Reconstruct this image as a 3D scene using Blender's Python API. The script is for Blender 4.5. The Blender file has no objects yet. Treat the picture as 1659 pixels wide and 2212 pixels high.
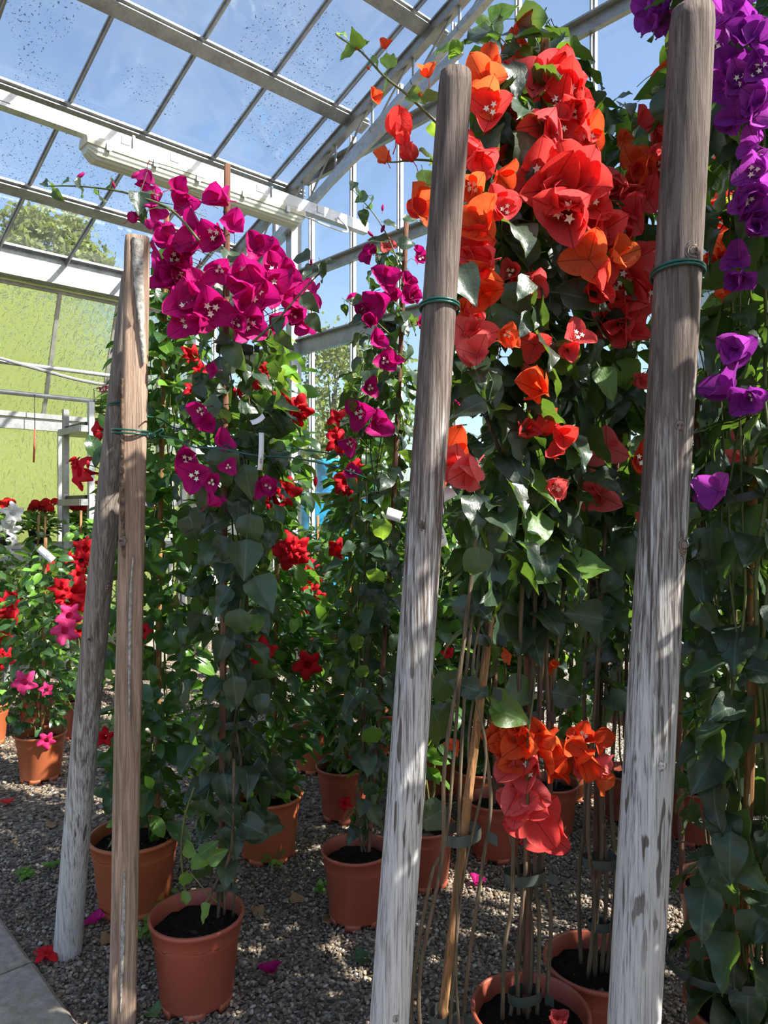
import bpy, math, random
import numpy as np
from mathutils import Vector, Matrix, noise as mnoise

random.seed(11)
rng = np.random.default_rng(11)
SC = bpy.context.scene
COL = SC.collection

# ------------------------------------------------------------------ camera
F, CX, CY, HC = 1580.0, 829.5, 1106.0, 1.55
cam_d = bpy.data.cameras.new('camera')
cam = bpy.data.objects.new('camera', cam_d); COL.objects.link(cam)
cam.location = (0, 0, HC); cam.rotation_euler = (math.pi / 2, 0, 0)
cam_d.sensor_fit = 'VERTICAL'; cam_d.sensor_height = 36.0; cam_d.sensor_width = 27.0
cam_d.lens = 36.0 * F / 2212.0
cam_d.clip_start = 0.02; cam_d.clip_end = 200
SC.camera = cam

# ------------------------------------------------------------------ world, sun, exposure
SUN_DIR = Vector((1.0, -0.36, 1.0)).normalized()          # towards the sun
w = bpy.data.worlds.new('sky'); SC.world = w; w.use_nodes = True
nt = w.node_tree; nt.nodes.clear()
sky = nt.nodes.new('ShaderNodeTexSky'); sky.sky_type = 'NISHITA'
sky.sun_disc = False; sky.sun_elevation = math.asin(SUN_DIR.z)
sky.sun_rotation = math.atan2(SUN_DIR.x, SUN_DIR.y)
sky.air_density = 1.0; sky.dust_density = 1.8; sky.ozone_density = 1.3
bg = nt.nodes.new('ShaderNodeBackground'); bg.inputs[1].default_value = 0.225
wo = nt.nodes.new('ShaderNodeOutputWorld')
nt.links.new(sky.outputs[0], bg.inputs[0]); nt.links.new(bg.outputs[0], wo.inputs[0])
sd = bpy.data.lights.new('sun_offscreen', 'SUN'); sd.energy = 13.0; sd.angle = 0.0093; sd.color = (1.0, 0.93, 0.82)
sun = bpy.data.objects.new('sun_offscreen', sd); COL.objects.link(sun)
sun.rotation_euler = SUN_DIR.to_track_quat('Z', 'Y').to_euler(); sun.location = SUN_DIR * 150
vs = SC.view_settings
vs.view_transform = 'Standard'; vs.look = 'None'; vs.gamma = 1.0; vs.exposure = 0.40
try: vs.use_curve_mapping = False
except Exception: pass
cy = SC.cycles
cy.max_bounces = 5; cy.diffuse_bounces = 3; cy.glossy_bounces = 2; cy.transmission_bounces = 4
cy.transparent_max_bounces = 14; cy.caustics_reflective = False; cy.caustics_refractive = False; cy.adaptive_threshold = 0.03

def P(x, y, d):
    """photo pixel + distance along the view -> world point"""
    return Vector(((x - CX) / F * d, d, HC - (y - CY) / F * d))

# ------------------------------------------------------------------ material helpers
def nmat(name):
    m = bpy.data.materials.new(name); m.use_nodes = True
    m.node_tree.nodes.clear()
    return m, m.node_tree
def N(t, typ, **kw):
    n = t.nodes.new(typ)
    for k, v in kw.items():
        if k == 'in_':
            for kk, vv in v.items(): n.inputs[kk].default_value = vv
        else: setattr(n, k, v)
    return n
def L(t, a, b): t.links.new(a, b)
def out(t, sh):
    o = N(t, 'ShaderNodeOutputMaterial'); L(t, sh, o.inputs['Surface']); return o
def ramp(t, fac, stops):
    r = N(t, 'ShaderNodeValToRGB'); L(t, fac, r.inputs[0])
    e = r.color_ramp.elements
    while len(e) < len(stops): e.new(0.5)
    for i, (p, c) in enumerate(stops):
        e[i].position = p; e[i].color = (*c, 1) if len(c) == 3 else c
    return r.outputs[0]
def mixc(t, fac, a, b, mode='MIX'):
    m = N(t, 'ShaderNodeMix', data_type='RGBA', blend_type=mode)
    if hasattr(fac, 'is_linked') or not isinstance(fac, (int, float)): L(t, fac, m.inputs[0])
    else: m.inputs[0].default_value = fac
    for s, v in ((6, a), (7, b)):
        if isinstance(v, tuple): m.inputs[s].default_value = (*v, 1) if len(v) == 3 else v
        else: L(t, v, m.inputs[s])
    return m.outputs[2]
def mth(t, op, a, b=None):
    m = N(t, 'ShaderNodeMath', operation=op)
    for i, v in enumerate((a, b)):
        if v is None: continue
        if isinstance(v, (int, float)): m.inputs[i].default_value = v
        else: L(t, v, m.inputs[i])
    return m.outputs[0]
def noise(t, vec, scale, detail=4, rough=.55, dist=0.0):
    n = N(t, 'ShaderNodeTexNoise', in_={'Scale': scale, 'Detail': detail, 'Roughness': rough, 'Distortion': dist})
    if vec is not None: L(t, vec, n.inputs['Vector'])
    return n.outputs['Fac']
def mapping(t, vec, sc):
    m = N(t, 'ShaderNodeMapping'); m.inputs['Scale'].default_value = sc; L(t, vec, m.inputs['Vector']); return m.outputs[0]
def bump(t, h, strength, dist=0.01):
    b = N(t, 'ShaderNodeBump', in_={'Strength': strength, 'Distance': dist}); L(t, h, b.inputs['Height']); return b.outputs[0]
def princ(t, col, rough=.5, metal=0.0, normal=None, spec=.5, **kw):
    p = N(t, 'ShaderNodeBsdfPrincipled')
    p.inputs['Roughness'].default_value = rough if isinstance(rough, (int, float)) else .5
    if not isinstance(rough, (int, float)): L(t, rough, p.inputs['Roughness'])
    p.inputs['Metallic'].default_value = metal; p.inputs['Specular IOR Level'].default_value = spec
    if isinstance(col, tuple): p.inputs['Base Color'].default_value = (*col, 1)
    else: L(t, col, p.inputs['Base Color'])
    if normal is not None: L(t, normal, p.inputs['Normal'])
    return p.outputs[0]
def mixs(t, fac, a, b):
    m = N(t, 'ShaderNodeMixShader')
    if isinstance(fac, (int, float)): m.inputs[0].default_value = fac
    else: L(t, fac, m.inputs[0])
    L(t, a, m.inputs[1]); L(t, b, m.inputs[2]); return m.outputs[0]
def objco(t): return N(t, 'ShaderNodeTexCoord').outputs['Object']
def objrand(t): return N(t, 'ShaderNodeObjectInfo').outputs['Random']

def mat_plain(name, col, rough=.5, metal=0.0, nscale=30, var=.12, bmp=.1, spec=.5):
    m, t = nmat(name); c = objco(t); n = noise(t, c, nscale, 5)
    d = tuple(x * (1 - var * 2) for x in col); l = tuple(min(1, x * (1 + var)) for x in col)
    col_ = ramp(t, n, [(.3, d), (.7, l)])
    out(t, princ(t, col_, rough, metal, bump(t, n, bmp, .004), spec)); return m

def mat_leaf(name, base, trans, rough=.33, tf=.35, hi=None, varv=.35, spec=.55):
    m, t = nmat(name)
    uv = N(t, 'ShaderNodeTexCoord').outputs['UV']
    sx = N(t, 'ShaderNodeSeparateXYZ'); L(t, uv, sx.inputs[0])
    ax = mth(t, 'ABSOLUTE', mth(t, 'SUBTRACT', sx.outputs[0], .5))
    mid = mth(t, 'LESS_THAN', ax, .022)
    # side veins: chevrons
    ph = mth(t, 'SUBTRACT', sx.outputs[1], mth(t, 'MULTIPLY', ax, .75))
    vn = mth(t, 'LESS_THAN', mth(t, 'FRACT', mth(t, 'MULTIPLY', ph, 6.5)), .085)
    vein = mth(t, 'MAXIMUM', mid, mth(t, 'MULTIPLY', vn, .45))
    r = objrand(t)
    n = noise(t, objco(t), 9, 3)
    k = mth(t, 'ADD', mth(t, 'MULTIPLY', r, .7), mth(t, 'MULTIPLY', n, .3))
    hi = hi or tuple(x * 1.9 for x in base)
    lo = tuple(x * (1 - varv) for x in base)
    c0 = ramp(t, k, [(.15, lo), (.55, base), (.95, hi)])
    c1 = mixc(t, mth(t, 'MULTIPLY', vein, .6), c0, tuple(min(1, x * 2.2 + .03) for x in base))
    b = bump(t, mth(t, 'ADD', mth(t, 'MULTIPLY', vein, -1.0), mth(t, 'MULTIPLY', noise(t, uv, 14, 2), .8)), .3, .003)
    p = princ(t, c1, rough, 0, b, spec)
    tr = N(t, 'ShaderNodeBsdfTranslucent')
    tc = mixc(t, mth(t, 'MULTIPLY', vein, .5), ramp(t, k, [(.1, tuple(x * .75 for x in trans)), (.9, tuple(x * 1.25 for x in trans))]), tuple(x * .5 for x in trans))
    L(t, tc, tr.inputs[0])
    out(t, mixs(t, tf, p, tr.outputs[0])); return m

def mat_bract(name, base, base2, tf=.45):
    m, t = nmat(name)
    uv = N(t, 'ShaderNodeTexCoord').outputs['UV']
    sx = N(t, 'ShaderNodeSeparateXYZ'); L(t, uv, sx.inputs[0])
    ax = mth(t, 'ABSOLUTE', mth(t, 'SUBTRACT', sx.outputs[0], .5))
    mid = mth(t, 'LESS_THAN', ax, .016)
    ph = mth(t, 'SUBTRACT', sx.outputs[1], mth(t, 'MULTIPLY', ax, .9))
    vn = mth(t, 'LESS_THAN', mth(t, 'FRACT', mth(t, 'MULTIPLY', ph, 5.0)), .05)
    vor = N(t, 'ShaderNodeTexVoronoi', feature='DISTANCE_TO_EDGE', in_={'Scale': 9.0}); L(t, uv, vor.inputs['Vector'])
    net = mth(t, 'LESS_THAN', vor.outputs['Distance'], .025)
    vein = mth(t, 'MAXIMUM', mid, mth(t, 'MAXIMUM', mth(t, 'MULTIPLY', vn, .6), mth(t, 'MULTIPLY', net, .3)))
    k = mth(t, 'ADD', mth(t, 'MULTIPLY', objrand(t), .75), mth(t, 'MULTIPLY', noise(t, objco(t), 2.0, 2), .25))
    c0 = ramp(t, k, [(.15, base), (.85, base2)])
    c1 = mixc(t, mth(t, 'MULTIPLY', vein, .7), c0, tuple(x * .38 for x in base))
    b = bump(t, mth(t, 'ADD', noise(t, uv, 7, 3), mth(t, 'MULTIPLY', vein, -.5)), .5, .004)
    p = princ(t, c1, .55, 0, b, .25)
    tr = N(t, 'ShaderNodeBsdfTranslucent'); L(t, c1, tr.inputs[0])
    out(t, mixs(t, tf, p, tr.outputs[0])); return m

def mat_wood(name, top, dark, paint=None, z0=1.2, z1=1.75, streak=(.055, .03, .018), zs=(.55, 1.5)):
    """weathered post; paint: lime wash from the foot up, worn through in streaks"""
    m, t = nmat(name); c = objco(t)
    g = noise(t, mapping(t, c, (70, 70, 2.6)), 1.0, 9, .68, 1.0)
    g2 = noise(t, mapping(t, c, (230, 230, 7.0)), 1.0, 5, .65)
    big = noise(t, mapping(t, c, (9, 9, 2.2)), 1.0, 4)
    col = ramp(t, g, [(.36, dark), (.5, top), (.63, tuple(min(1, x * 1.55) for x in top))])
    col = mixc(t, ramp(t, g2, [(.36, (.8, .8, .8)), (.47, (0, 0, 0))]), col, dark)
    col = mixc(t, mth(t, 'MULTIPLY', big, .5), col, tuple(x * .62 for x in top))
    h = mth(t, 'ADD', g, mth(t, 'MULTIPLY', g2, .5))
    if paint:
        sx = N(t, 'ShaderNodeSeparateXYZ'); L(t, c, sx.inputs[0])
        mr = N(t, 'ShaderNodeMapRange', in_={'From Min': z0, 'From Max': z1, 'To Min': 1.0, 'To Max': 0.0}); L(t, sx.outputs[2], mr.inputs[0])
        pm = mth(t, 'ADD', mr.outputs[0], mth(t, 'MULTIPLY', mth(t, 'SUBTRACT', mth(t, 'ADD', mth(t, 'MULTIPLY', g, .6), mth(t, 'MULTIPLY', g2, .4)), .5), 2.6))
        pm = ramp(t, pm, [(.30, (0, 0, 0)), (.70, (1, 1, 1))])
        pc = ramp(t, g2, [(.36, tuple(x * .42 for x in paint)), (.46, tuple(x * .82 for x in paint)), (.58, paint)])
        # dark almond-shaped worn marks in a band of heights
        s = noise(t, mapping(t, c, (75, 75, 11)), 1.0, 1.5, .4, .4)
        sm = ramp(t, s, [(.61, (0, 0, 0)), (.66, (1, 1, 1))])
        b0 = N(t, 'ShaderNodeMapRange', interpolation_type='SMOOTHSTEP', in_={'From Min': zs[0], 'From Max': zs[0] + .35}); L(t, sx.outputs[2], b0.inputs[0])
        b1 = N(t, 'ShaderNodeMapRange', interpolation_type='SMOOTHSTEP', in_={'From Min': zs[1] - .3, 'From Max': zs[1], 'To Min': 1.0, 'To Max': 0.0}); L(t, sx.outputs[2], b1.inputs[0])
        sm = mth(t, 'MULTIPLY', sm, mth(t, 'MULTIPLY', b0.outputs[0], b1.outputs[0]))
        col = mixc(t, mth(t, 'MULTIPLY', pm, .93), col, pc)
        col = mixc(t, mth(t, 'MULTIPLY', sm, .8), col, streak)
    out(t, princ(t, col, .85, 0, bump(t, h, .9, .008), .2)); return m

def mat_glass(name, dirt=.10, tint=(.90, .94, .95), dscale=1.0, specks=False, refl=.05, tex=0.0, dirtcol=(.55, .58, .55)):
    m, t = nmat(name)
    geo = N(t, 'ShaderNodeNewGeometry').outputs['Position']
    n = noise(t, mapping(t, geo, (2.2 * dscale, 2.2 * dscale, 1.1 * dscale)), 1.0, 3, .65, 0)
    d = mth(t, 'MULTIPLY', ramp(t, n, [(.38, (.25, .25, .25)), (.75, (1, 1, 1))]), dirt)
    tr = N(t, 'ShaderNodeBsdfTransparent', in_={'Color': (*tint, 1)})
    gl = N(t, 'ShaderNodeBsdfGlossy', in_={'Roughness': .06, 'Color': (1, 1, 1, 1)})
    if tex:
        bn = bump(t, noise(t, geo, 26, 3), tex, .01); L(t, bn, gl.inputs['Normal'])
    base = mixs(t, refl, tr.outputs[0], gl.outputs[0])
    di = N(t, 'ShaderNodeBsdfTranslucent', in_={'Color': (*dirtcol, 1)})
    df = N(t, 'ShaderNodeBsdfDiffuse', in_={'Color': (*dirtcol, 1)})
    s = mixs(t, d, base, mixs(t, .35, di.outputs[0], df.outputs[0]))
    if specks:
        v = noise(t, geo, 55, 2, .7); msk = noise(t, mapping(t, geo, (1.1, 1.1, 1.1)), 1.0, 1)
        f = mth(t, 'MULTIPLY', mth(t, 'GREATER_THAN', v, .635), mth(t, 'GREATER_THAN', msk, .53))
        dk = N(t, 'ShaderNodeBsdfDiffuse', in_={'Color': (.05, .05, .035, 1)})
        s = mixs(t, mth(t, 'MULTIPLY', f, .75), s, dk.outputs[0])
    out(t, s); return m

def mat_hammered(name):
    m, t = nmat(name)
    geo = N(t, 'ShaderNodeNewGeometry').outputs['Position']
    n = noise(t, mapping(t, geo, (26, 26, 10)), 1.0, 2, .5, 1.2)
    rf = N(t, 'ShaderNodeBsdfRefraction', in_={'Roughness': .22, 'IOR': 1.22, 'Color': (.95, .97, .92, 1)})
    L(t, bump(t, n, 1.0, .06), rf.inputs['Normal'])
    tr = N(t, 'ShaderNodeBsdfTransparent', in_={'Color': (.92, .95, .9, 1)})
    gl = N(t, 'ShaderNodeBsdfGlossy', in_={'Roughness': .2}); L(t, bump(t, n, .5, .02), gl.inputs['Normal'])
    tl = N(t, 'ShaderNodeBsdfTranslucent', in_={'Color': (.75, .8, .6, 1)})
    s = mixs(t, .12, rf.outputs[0], tl.outputs[0])
    s = mixs(t, .04, s, gl.outputs[0])
    out(t, s); return m

def mat_galv(name, col=(.46, .47, .47)):
    m, t = nmat(name); c = N(t, 'ShaderNodeNewGeometry').outputs['Position']
    n = noise(t, c, 7, 6, .65); n2 = noise(t, c, 45, 3)
    f = mth(t, 'ADD', mth(t, 'MULTIPLY', n, .7), mth(t, 'MULTIPLY', n2, .3))
    cc = ramp(t, f, [(.3, tuple(x * .62 for x in col)), (.5, col), (.7, tuple(min(1, x * 1.3) for x in col))])
    out(t, princ(t, cc, .42, .55, bump(t, n2, .08, .003), .5)); return m

def mat_stone(name):
    m, t = nmat(name)
    a = N(t, 'ShaderNodeVertexColor', layer_name='Col'); n = noise(t, objco(t), 160, 3)
    c = mixc(t, mth(t, 'MULTIPLY', n, .5), a.outputs[0], (.10, .085, .07))
    out(t, princ(t, c, .7, 0, None, .35)); return m

def mat_ground(name):
    m, t = nmat(name); c = objco(t)
    v = N(t, 'ShaderNodeTexVoronoi', in_={'Scale': 62.0}); L(t, c, v.inputs['Vector'])
    n = noise(t, c, 2.0, 5)
    hs = N(t, 'ShaderNodeSeparateColor'); L(t, v.outputs['Color'], hs.inputs[0])
    cc = ramp(t, hs.outputs[0], [(.0, (.09, .065, .045)), (.35, (.20, .15, .105)), (.6, (.31, .24, .175)), (.85, (.36, .30, .24)), (1, (.5, .45, .39))])
    cc = mixc(t, mth(t, 'MULTIPLY', n, .4), cc, (.09, .07, .05))
    out(t, princ(t, cc, .8, 0, bump(t, v.outputs['Distance'], 1.0, .02), .3)); return m

def mat_soil(name):
    m, t = nmat(name); c = objco(t); n = noise(t, c, 55, 8, .75); n2 = noise(t, c, 130, 2)
    cc = ramp(t, n, [(.35, (.008, .006, .005)), (.6, (.03, .021, .015)), (.72, (.11, .075, .05))])
    cc = mixc(t, mth(t, 'GREATER_THAN', n2, .69), cc, (.2, .15, .1))
    out(t, princ(t, cc, .95, 0, bump(t, n, 1.0, .02), .15)); return m

def mat_grass(name, a, b):
    m, t = nmat(name); c = objco(t)
    n = noise(t, c, .5, 6, .6); n2 = noise(t, c, 22, 4)
    cc = ramp(t, mth(t, 'ADD', mth(t, 'MULTIPLY', n, .6), mth(t, 'MULTIPLY', n2, .4)), [(.35, a), (.65, b)])
    out(t, princ(t, cc, .9, 0, bump(t, n2, 1.0, .05), .1)); return m

M = {}
M['boug_leaf'] = mat_leaf('bougainvillea_leaf', (.036, .060, .036), (.20, .36, .035), .36, .30, spec=.6)
M['boug_leaf_young'] = mat_leaf('bougainvillea_leaf_young', (.10, .19, .035), (.38, .60, .05), .4, .5)
M['mand_leaf'] = mat_leaf('mandevilla_leaf', (.035, .080, .026), (.22, .46, .04), .27, .33, spec=.6)
M['mand_leaf_young'] = mat_leaf('mandevilla_leaf_young', (.12, .26, .035), (.42, .68, .06), .3, .45)
M['magenta'] = mat_bract('magenta_bract', (.48, .005, .15), (.70, .018, .27))
M['red'] = mat_bract('red_bract', (.84, .062, .050), (.92, .115, .12), .55)
M['orange'] = mat_bract('orange_bract', (.88, .085, .025), (.94, .19, .055), .55)
M['salmon'] = mat_bract('salmon_bract', (.84, .12, .115), (.92, .20, .20), .55)
M['purple'] = mat_bract('purple_bract', (.30, .030, .34), (.50, .075, .52), .5)
M['mred'] = mat_bract('mandevilla_red', (.55, .004, .012), (.78, .010, .030), .35)
M['mpink'] = mat_bract('mandevilla_pink', (.72, .02, .15), (.85, .06, .25), .35)
M['gred'] = mat_bract('geranium_red', (.72, .01, .01), (.85, .03, .02), .3)
M['white_petal'] = mat_bract('white_petal', (.80, .76, .70), (.88, .86, .84), .4)
M['blossom'] = mat_plain('cream_blossom', (.82, .78, .62), .6, bmp=.02)
M['terra'] = mat_plain('terracotta_plastic', (.34, .080, .046), .42, nscale=6, var=.06, bmp=.03, spec=.45)
M['terra2'] = mat_plain('orange_terracotta_plastic', (.45, .120, .046), .42, nscale=6, var=.06, bmp=.03, spec=.45)
M['black_plastic'] = mat_plain('black_plastic', (.016, .016, .017), .4)
M['soil'] = mat_soil('potting_soil')
M['cane'] = mat_wood('bamboo_cane', (.40, .20, .085), (.16, .075, .035))
M['cane_dark'] = mat_wood('brown_bamboo_cane', (.20, .095, .06), (.09, .045, .03))
M['stem'] = mat_wood('woody_stem', (.17, .12, .075), (.07, .05, .03))
M['green_stem'] = mat_plain('green_stem', (.11, .125, .04), .5, var=.2)
M['post_lime'] = mat_wood('limed_post_wood', (.185, .142, .122), (.075, .052, .042), (.62, .595, .58), .75, 2.05, zs=(.6, 1.5))
M['post_lime2'] = mat_wood('limed_stake_wood', (.30, .25, .215), (.12, .09, .07), (.62, .60, .58), .15, 1.35, zs=(.2, .8))
M['post_brown'] = mat_wood('split_brown_post_wood', (.40, .275, .20), (.19, .12, .085))
M['post_low'] = mat_wood('bark_grey_brown', (.22, .165, .13), (.08, .055, .04))
def mat_knot(name, a, b):
    m, t = nmat(name); c = objco(t)
    wv = N(t, 'ShaderNodeTexWave', wave_type='RINGS', rings_direction='SPHERICAL', in_={'Scale': 85.0, 'Distortion': 2.5, 'Detail': 3.0, 'Detail Scale': 2.0}); L(t, c, wv.inputs['Vector'])
    ln = N(t, 'ShaderNodeVectorMath', operation='LENGTH'); L(t, c, ln.inputs[0])
    core = ramp(t, ln.outputs['Value'], [(.003, (1, 1, 1)), (.009, (0, 0, 0))])
    col = ramp(t, wv.outputs['Fac'], [(.2, b), (.7, a)])
    col = mixc(t, mth(t, 'MULTIPLY', core, .85), col, tuple(x * .35 for x in b))
    out(t, princ(t, col, .85, 0, bump(t, wv.outputs['Fac'], .6, .003), .2)); return m
M['knot'] = mat_knot('wood_knot', (.26, .20, .165), (.11, .078, .06))
M['knot_lime'] = mat_knot('limed_wood_knot', (.52, .49, .46), (.24, .19, .16))
M['bark'] = mat_plain('grey_lichen_bark', (.42, .39, .35), .95, nscale=70, var=.3, bmp=1.0, spec=.1)
M['bark_dark'] = mat_plain('brown_bark', (.17, .11, .075), .95, nscale=60, var=.4, bmp=1.0, spec=.1)
M['wire'] = mat_plain('green_coated_wire', (.012, .085, .065), .28, bmp=.02)
M['tie'] = mat_plain('green_tie_ribbon', (.045, .062, .052), .45, bmp=.05)
M['tag'] = mat_plain('white_plastic_label', (.80, .78, .76), .45, var=.04, bmp=.02)
M['ink'] = mat_plain('black_print', (.02, .02, .02), .7)
M['galv'] = mat_galv('galvanised_steel')
M['galv_dark'] = mat_galv('weathered_galvanised_steel', (.34, .345, .34))
M['alu'] = mat_galv('aluminium_bar', (.40, .39, .37))
M['rail'] = mat_galv('perforated_white_rail', (.50, .50, .49))
M['roof_glass'] = mat_glass('dirty_roof_glass', .15, (.92, .945, .97), 1.0, True, .05)
M['wall_glass'] = mat_glass('clear_wall_glass', .05, (.95, .97, .98), 1.0, False, .04, .5)
def mat_clear(name, tint):
    m, t = nmat(name); tr = N(t, 'ShaderNodeBsdfTransparent', in_={'Color': (*tint, 1)}); gl = N(t, 'ShaderNodeBsdfGlossy', in_={'Roughness': .05})
    out(t, mixs(t, .04, tr.outputs[0], gl.outputs[0])); return m
M['clear_side'] = mat_clear('clean_glass_face', (.93, .955, .97))
M['ham'] = mat_hammered('hammered_glass')
M['lamp_body'] = mat_plain('cream_plastic', (.68, .62, .50), .45, var=.04, bmp=.02)
M['lamp_cover'] = mat_plain('ribbed_pale_cover', (.58, .62, .52), .25, var=.03, bmp=.02)
M['stone'] = mat_stone('gravel_stone')
M['ground'] = mat_ground('gravel_bed')
M['concrete'] = mat_plain('concrete_slab', (.33, .285, .23), .9, nscale=40, var=.16, bmp=.4, spec=.2)
M['lawn'] = mat_grass('lawn', (.085, .115, .03), (.21, .235, .08))
M['tree_leaf'] = mat_leaf('outdoor_tree_leaf', (.16, .20, .05), (.35, .42, .08), .55, .4)
M['trunk'] = mat_wood('tree_bark', (.16, .12, .09), (.06, .045, .03))
M['tarp'] = mat_plain('blue_tarpaulin', (.02, .34, .62), .35, nscale=8, var=.3, bmp=.6)
M['redcord'] = mat_plain('red_cord', (.6, .08, .04), .6)
M['bench'] = mat_plain('grey_bench_aluminium', (.40, .39, .38), .5, .2, bmp=.05)
M['maple'] = mat_leaf('lime_maple_leaf', (.34, .42, .03), (.55, .62, .05), .5, .4)

# ------------------------------------------------------------------ mesh helpers
class MB:
    def __init__(s): s.v = []; s.f = []; s.uv = []; s.n = 0
    def add(s, V, Fs, UV=None):
        V = [tuple(p) for p in V]
        s.v += V; s.f += [tuple(i + s.n for i in f) for f in Fs]
        s.uv += [tuple(u) for u in UV] if UV is not None else [(0, 0)] * len(V)
        s.n += len(V); return s
    def mesh(s, name, mat, smooth=True):
        me = bpy.data.meshes.new(name); me.from_pydata(s.v, [], s.f)
        uvl = me.uv_layers.new(name='UVMap')
        li = np.empty(len(me.loops), dtype=np.int32); me.loops.foreach_get('vertex_index', li)
        uvl.data.foreach_set('uv', np.array(s.uv, dtype=np.float32)[li].ravel())
        me.polygons.foreach_set('use_smooth', [smooth] * len(me.polygons))
        if mat: me.materials.append(mat)
        me.update(); return me
    def build(s, name, mat, parent=None, smooth=True, loc=None):
        return ob(name, s.mesh(name, mat, smooth), parent, loc)

def ob(name, data, parent=None, loc=None, mat4=None):
    o = bpy.data.objects.new(name, data); COL.objects.link(o)
    if parent is not None: o.parent = parent
    if mat4 is not None: o.matrix_basis = mat4
    elif loc is not None: o.location = loc
    return o
def tag(o, label, cat, group=None, kind=None):
    if label: o['label'] = label
    if cat: o['category'] = cat
    if group: o['group'] = group
    if kind: o['kind'] = kind
    return o
def empty(name, loc, label=None, cat=None, group=None, kind=None):
    o = bpy.data.objects.new(name, None); COL.objects.link(o); o.location = loc
    o.empty_display_size = .05
    return tag(o, label, cat, group, kind)

def frame(y, z):
    y = Vector(y).normalized(); z = Vector(z); z = z - y * z.dot(y)
    if z.length < 1e-5: z = y.orthogonal()
    z.normalize(); x = y.cross(z)
    return Matrix((x, y, z)).transposed()
def mat4(pos, y, z, s):
    return Matrix.Translation(pos) @ (frame(y, z).to_4x4()) @ Matrix.Scale(s, 4)

def box_g(c, sx, sy, sz, rot=None):
    V = []
    for a in (-1, 1):
        for b in (-1, 1):
            for d in (-1, 1):
                p = Vector((a * sx / 2, b * sy / 2, d * sz / 2))
                if rot is not None: p = rot @ p
                V.append(Vector(c) + p)
    return V, [(0, 1, 3, 2), (4, 6, 7, 5), (0, 4, 5, 1), (2, 3, 7, 6), (0, 2, 6, 4), (1, 5, 7, 3)]
def beam_g(p0, p1, w, h, up=(0, 0, 1)):
    p0 = Vector(p0); p1 = Vector(p1); d = p1 - p0
    return box_g((p0 + p1) / 2, w, d.length, h, frame(d, up))
def tube_g(pts, rad, n=8, cap=True):
    pts = [Vector(p) for p in pts]; k = len(pts)
    rad = [rad] * k if isinstance(rad, (int, float)) else rad
    V = []; Fs = []; UV = []
    t0 = (pts[1] - pts[0]).normalized(); a = t0.orthogonal().normalized()
    for i, p in enumerate(pts):
        t = (pts[min(i + 1, k - 1)] - pts[max(i - 1, 0)]).normalized()
        a = (a - t * a.dot(t)); a = a.normalized() if a.length > 1e-6 else t.orthogonal().normalized()
        b = t.cross(a)
        for j in range(n):
            an = 2 * math.pi * j / n
            V.append(p + (a * math.cos(an) + b * math.sin(an)) * rad[i]); UV.append((j / n, i / k))
    for i in range(k - 1):
        for j in range(n):
            Fs.append((i * n + j, i * n + (j + 1) % n, (i + 1) * n + (j + 1) % n, (i + 1) * n + j))
    if cap:
        Fs.append(tuple(reversed(range(n)))); Fs.append(tuple(range((k - 1) * n, k * n)))
    return V, Fs, UV
def smooth_pts(pts, sub=4):
    pts = [Vector(p) for p in pts]; o = []
    for i in range(len(pts) - 1):
        p0 = pts[max(i - 1, 0)]; p1 = pts[i]; p2 = pts[i + 1]; p3 = pts[min(i + 2, len(pts) - 1)]
        for s in range(sub):
            t = s / sub
            o.append(.5 * ((2 * p1) + (p2 - p0) * t + (2 * p0 - 5 * p1 + 4 * p2 - p3) * t * t + (3 * p1 - p0 - 3 * p2 + p3) * t ** 3))
    o.append(pts[-1]); return o
def lathe_g(prof, n=40):
    V = []; Fs = []; UV = []
    for i, (r, z) in enumerate(prof):
        for j in range(n):
            a = 2 * math.pi * j / n; V.append((r * math.cos(a), r * math.sin(a), z)); UV.append((j / n, i / len(prof)))
    for i in range(len(prof) - 1):
        for j in range(n): Fs.append((i * n + j, i * n + (j + 1) % n, (i + 1) * n + (j + 1) % n, (i + 1) * n + j))
    return V, Fs, UV

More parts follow.
